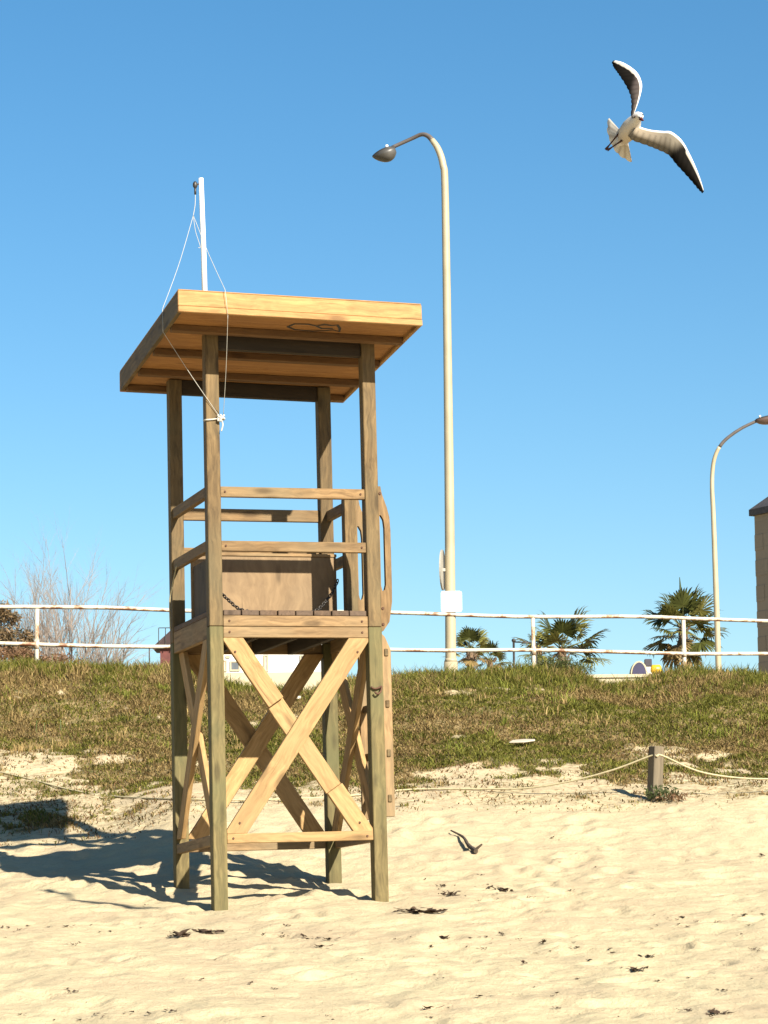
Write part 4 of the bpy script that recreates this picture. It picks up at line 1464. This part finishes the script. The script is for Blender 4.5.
def loft(stations, n_=14):
    rings = []
    for (c, r, fl, col_) in stations:
        rings.append((Vector(c), r, fl, col_))
    out = []
    for i, (c, r, fl, col_) in enumerate(rings):
        t_ = (rings[min(i + 1, len(rings) - 1)][0] - rings[max(i - 1, 0)][0]).normalized()
        a_ = t_.cross(Vector((0, 1, 0))).normalized(); b2 = t_.cross(a_)
        ring = [bm.verts.new(c + a_ * math.cos(2 * math.pi * k / n_) * r + b2 * math.sin(2 * math.pi * k / n_) * r * fl) for k in range(n_)]
        setc(ring, col_); out.append(ring)
    for r0, r1 in zip(out, out[1:]):
        for k in range(n_): bm.faces.new((r0[k], r0[(k + 1) % n_], r1[(k + 1) % n_], r1[k]))
    bm.faces.new(out[0][::-1]); bm.faces.new(out[-1])


px_m = GYD / FPX
loft([(gp(641.6, 118.6, -.13), .006, 1, (.10, .03, .02)), (gp(640.8, 117.8, -.12), .012, 1, WHT), (gp(639.8, 116.2, -.105), 5.0 * px_m * .82, 1, WHT), (gp(638.3, 116.6, -.085), 5.6 * px_m * .95, 1, WHT), (gp(636.5, 118.5, -.06), 5.5 * px_m, 1, WHT),
      (gp(634, 122.5, -.03), 7.8 * px_m, .95, (.50, .45, .385)), (gp(630.5, 128, .01), 9.6 * px_m, .9, (.50, .44, .36)), (gp(627, 133, .05), 9.4 * px_m, .85, (.46, .395, .31)), (gp(623.5, 137.5, .09), 7.6 * px_m, .75, (.40, .345, .28)),  # belly tones carry the shade of the bird's underside
      (gp(620, 142, .14), 4.6 * px_m, .6, WHT), (gp(617, 146, .18), 1.5 * px_m, .5, WHT)])
# beak
def cone(a_, b2, r, col_):
    v0 = len(bm.verts)
    before = set(bm.verts)
    add_tube(bm, [a_, a_.lerp(b2, .6), b2], [r, r * .75, r * .15], 8)
    setc([v for v in bm.verts if v not in before], col_)


cone(gp(640.2, 119.0, -.12), gp(643.8, 120.6, -.165), .0085, (.09, .02, .015))
# eyes and the dark winter ear spots
for (u, v, dd, s, c_) in ((639.2, 117.2, -.135, .0045, BLK), (642.6, 114.8, -.12, .0045, BLK), (633.2, 116.6, -.10, .011, (.10, .09, .085)), (635.6, 116.2, -.112, .006, (.14, .12, .11))):
    before = set(bm.verts)
    bmesh.ops.create_uvsphere(bm, u_segments=8, v_segments=6, radius=s, matrix=Matrix.Translation(gp(u, v, dd)))
    setc([x for x in bm.verts if x not in before], c_)


def wing(le, te, deps, cols, cn=17):
    """grid of stations from shoulder to tip; chord colours run from leading to trailing edge"""
    LE = spline([Vector((a_, b2, d)) for (a_, b2), d in zip(le, deps)], 6)
    TE = spline([Vector((a_, b2, d)) for (a_, b2), d in zip(te, deps)], 6)
    ns = len(LE)
    gridv = {}
    for side in (0, 1):
        for i in range(ns):
            f = i / (ns - 1)
            for j in range(cn):
                g = j / (cn - 1)
                q = LE[i].lerp(TE[i], g)
                thick = (.016 * (1 - f) + .004) * (math.sin(math.pi * min(1, g * .9 + .06)) ** .6 if g < .97 else .25)
                camber = -.03 * math.sin(math.pi * g) * (1 - .6 * f)
                jag = 0
                w = gp(q.x, q.y, q.z + camber + (thick if side else -thick))
                if j == cn - 1 and i > 2: w = w + (w - gp(LE[i].x, LE[i].y, LE[i].z)).normalized() * (.0012 if i % 3 else -.0022)
                v = bm.verts.new(w)
                c_ = cols(f, g)
                if g > .3: c_ = tuple(x * (1.0 if i % 3 else .72) for x in c_)
                if side: c_ = tuple(x * .9 + .03 for x in (c_ if f > .75 and g > .3 else (.25, .26, .28)))
                v[cl] = (*c_, 1)
                gridv[side, i, j] = v
    for side in (0, 1):
        for i in range(ns - 1):
            for j in range(cn - 1):
                bm.faces.new((gridv[side, i, j], gridv[side, i + 1, j], gridv[side, i + 1, j + 1], gridv[side, i, j + 1]))
    for i in range(ns - 1):
        for j in (0, cn - 1):
            bm.faces.new((gridv[0, i, j], gridv[0, i + 1, j], gridv[1, i + 1, j], gridv[1, i, j]))
    for j in range(cn - 1):
        for i in (0, ns - 1):
            bm.faces.new((gridv[0, i, j], gridv[0, i, j + 1], gridv[1, i, j + 1], gridv[1, i, j]))


def lerp3(a_, b2, f):
    f = max(0, min(1, f)); return tuple(x + (y - x) * f for x, y in zip(a_, b2))


def cols_r(f, g):
    if f > .975: return BLK
    if g < .10: return (.58, .55, .50)
    if g < .24 and f > .62: return (.30, .27, .22)
    base_ = lerp3((.26, .21, .15), (.135, .115, .085), f / .45)  # inner underwing darkened in colour for its shade
    base_ = lerp3(base_, (.13, .115, .09), (g - .65) / .35)
    dk = max(0, min(1, (f - .40 - .14 * (1 - g)) / .07))
    return lerp3(base_, DRK, dk)


def cols_l(f, g):
    if f > .965 or (f > .90 and g > .85): return BLK
    if g < .15: return (.60, .57, .53)
    if f > .60 and g < .20 + .34 * (f - .60) / .40: return (.30, .27, .23)
    base_ = lerp3((.075, .06, .05), (.05, .04, .036), f / .5)  # underside shade kept in the colour of this wing too
    dk = max(0, min(1, (f - .34 - .28 * (1 - g)) / .08))
    return lerp3(base_, DRK, dk)


wing([(638, 123), (641, 127), (652, 130), (663, 131), (671.5, 131.8), (682, 140.5), (690, 154.5), (697, 170), (701.5, 182.5), (704, 191.5)],
     [(628, 136), (633, 140.5), (646.5, 145.2), (657.5, 149.6), (668.5, 155), (676, 164), (684, 172.7), (692, 181.7), (698.5, 189.5), (702.5, 193.3)],
     [0, -.02, -.05, -.08, -.11, -.12, -.11, -.09, -.07, -.05], cols_r)
wing([(635.5, 121), (634.5, 114), (638.2, 103), (641.2, 92), (641.9, 84), (638.8, 75), (632.6, 68.3), (622.5, 62.3), (613.6, 60.3)],
     [(629.5, 125), (630.8, 115), (631.4, 104), (630.2, 95), (626.2, 86), (620.4, 76.8), (616.5, 71.2), (613.6, 67.2), (611.8, 62.2)],
     [.0, .04, .10, .16, .21, .26, .29, .32, .34], cols_l)
# tail fan of overlapping feathers
fan0 = [(622.5, 133), (622, 135), (621.5, 137), (622, 139), (623, 140.5), (625, 141.5), (628, 142)]
fan1 = [(608.3, 117), (606.8, 126), (608, 136), (612.5, 147), (618, 154.5), (625, 159.5), (632.3, 163)]
A_ = spline([Vector((*q, .12)) for q in fan0], 3); B_ = spline([Vector((*q, .22)) for q in fan1], 3)
gv = {}
for side in (0, 1):
    for i in range(len(A_)):
        for j in range(5):
            q = A_[i].lerp(B_[i], j / 4)
            w = gp(q.x, q.y, q.z + (.003 if side else -.003) + (.003 if i % 2 else 0))
            if j == 4 and i % 3 == 0: w = w.lerp(gp(A_[i].x, A_[i].y, A_[i].z), .07)
            v = bm.verts.new(w)
            setc([v], lerp3((.40, .355, .29), (.56, .53, .47), j / 4) if i % 3 else (.34, .30, .25)); gv[side, i, j] = v
for side in (0, 1):
    for i in range(len(A_) - 1):
        for j in range(4): bm.faces.new((gv[side, i, j], gv[side, i + 1, j], gv[side, i + 1, j + 1], gv[side, i, j + 1]))
for i in range(len(A_) - 1):
    for j in (0, 4): bm.faces.new((gv[0, i, j], gv[0, i + 1, j], gv[1, i + 1, j], gv[1, i, j]))
for i in (0, len(A_) - 1):
    for j in range(4): bm.faces.new((gv[0, i, j], gv[0, i, j + 1], gv[1, i, j + 1], gv[1, i, j]))
# legs trailing under the tail, with small webbed feet
for (a_, b2) in (((619.5, 132.5), (609, 145.5)), ((622, 140.5), (611.5, 147.5))):
    before = set(bm.verts)
    P0 = gp(*a_, .06); P1 = gp(*b2, .12)
    add_tube(bm, [P0, P0.lerp(P1, .55), P1], [.006, .0042, .004], 6)
    dv = (P1 - P0).normalized()
    for s in (-.22, 0, .22):
        dd = (Matrix.Rotation(s, 3, 'Y') @ dv)
        add_tube(bm, [P1, P1 + dd * .018, P1 + dd * .034], [.0045, .004, .002], 5)
    setc([v for v in bm.verts if v not in before], (.06, .03, .025))
for v in bm.verts: v.co -= g0
o = obj('gull', bm, M_FEA, None, True); o.location = g0
tag(o, 'white gull with dark underwing tips banking in the blue sky', 'gull')

# ------------------------------------------------------------------ light
sun_dir = Vector((.4673, -.7041, .5347)).normalized()
el = math.asin(sun_dir.z); az = math.atan2(sun_dir.x, sun_dir.y)
wld = bpy.data.worlds.new('World'); S.world = wld; wld.use_nodes = True
t = wld.node_tree
bg = t.nodes['Background']
sky = t.nodes.new('ShaderNodeTexSky'); sky.sky_type = 'NISHITA'; sky.sun_disc = False
sky.sun_elevation = el; sky.sun_rotation = az
sky.altitude = 0; sky.air_density = 1.0; sky.dust_density = .5; sky.ozone_density = 3.0
hs = t.nodes.new('ShaderNodeHueSaturation'); hs.inputs['Saturation'].default_value = 1.27; hs.inputs['Hue'].default_value = .4925
t.links.new(sky.outputs[0], hs.inputs['Color']); t.links.new(hs.outputs[0], bg.inputs['Color'])
bg.inputs['Strength'].default_value = .0535
sd = bpy.data.lights.new('sun', 'SUN'); sd.energy = 5.0; sd.angle = R(.53); sd.color = (1, .93, .80)
so = bpy.data.objects.new('sun', sd); COL.objects.link(so)
so.rotation_euler = sun_dir.to_track_quat('Z', 'Y').to_euler()
so.location = (10, -10, 30)

S.view_settings.view_transform = 'Standard'
S.view_settings.look = 'None'
S.view_settings.exposure = 1.45
S.view_settings.gamma = 1
S.view_settings.use_curve_mapping = False
S.cycles.max_bounces = 6
S.cycles.diffuse_bounces = 2
S.cycles.use_denoising = True
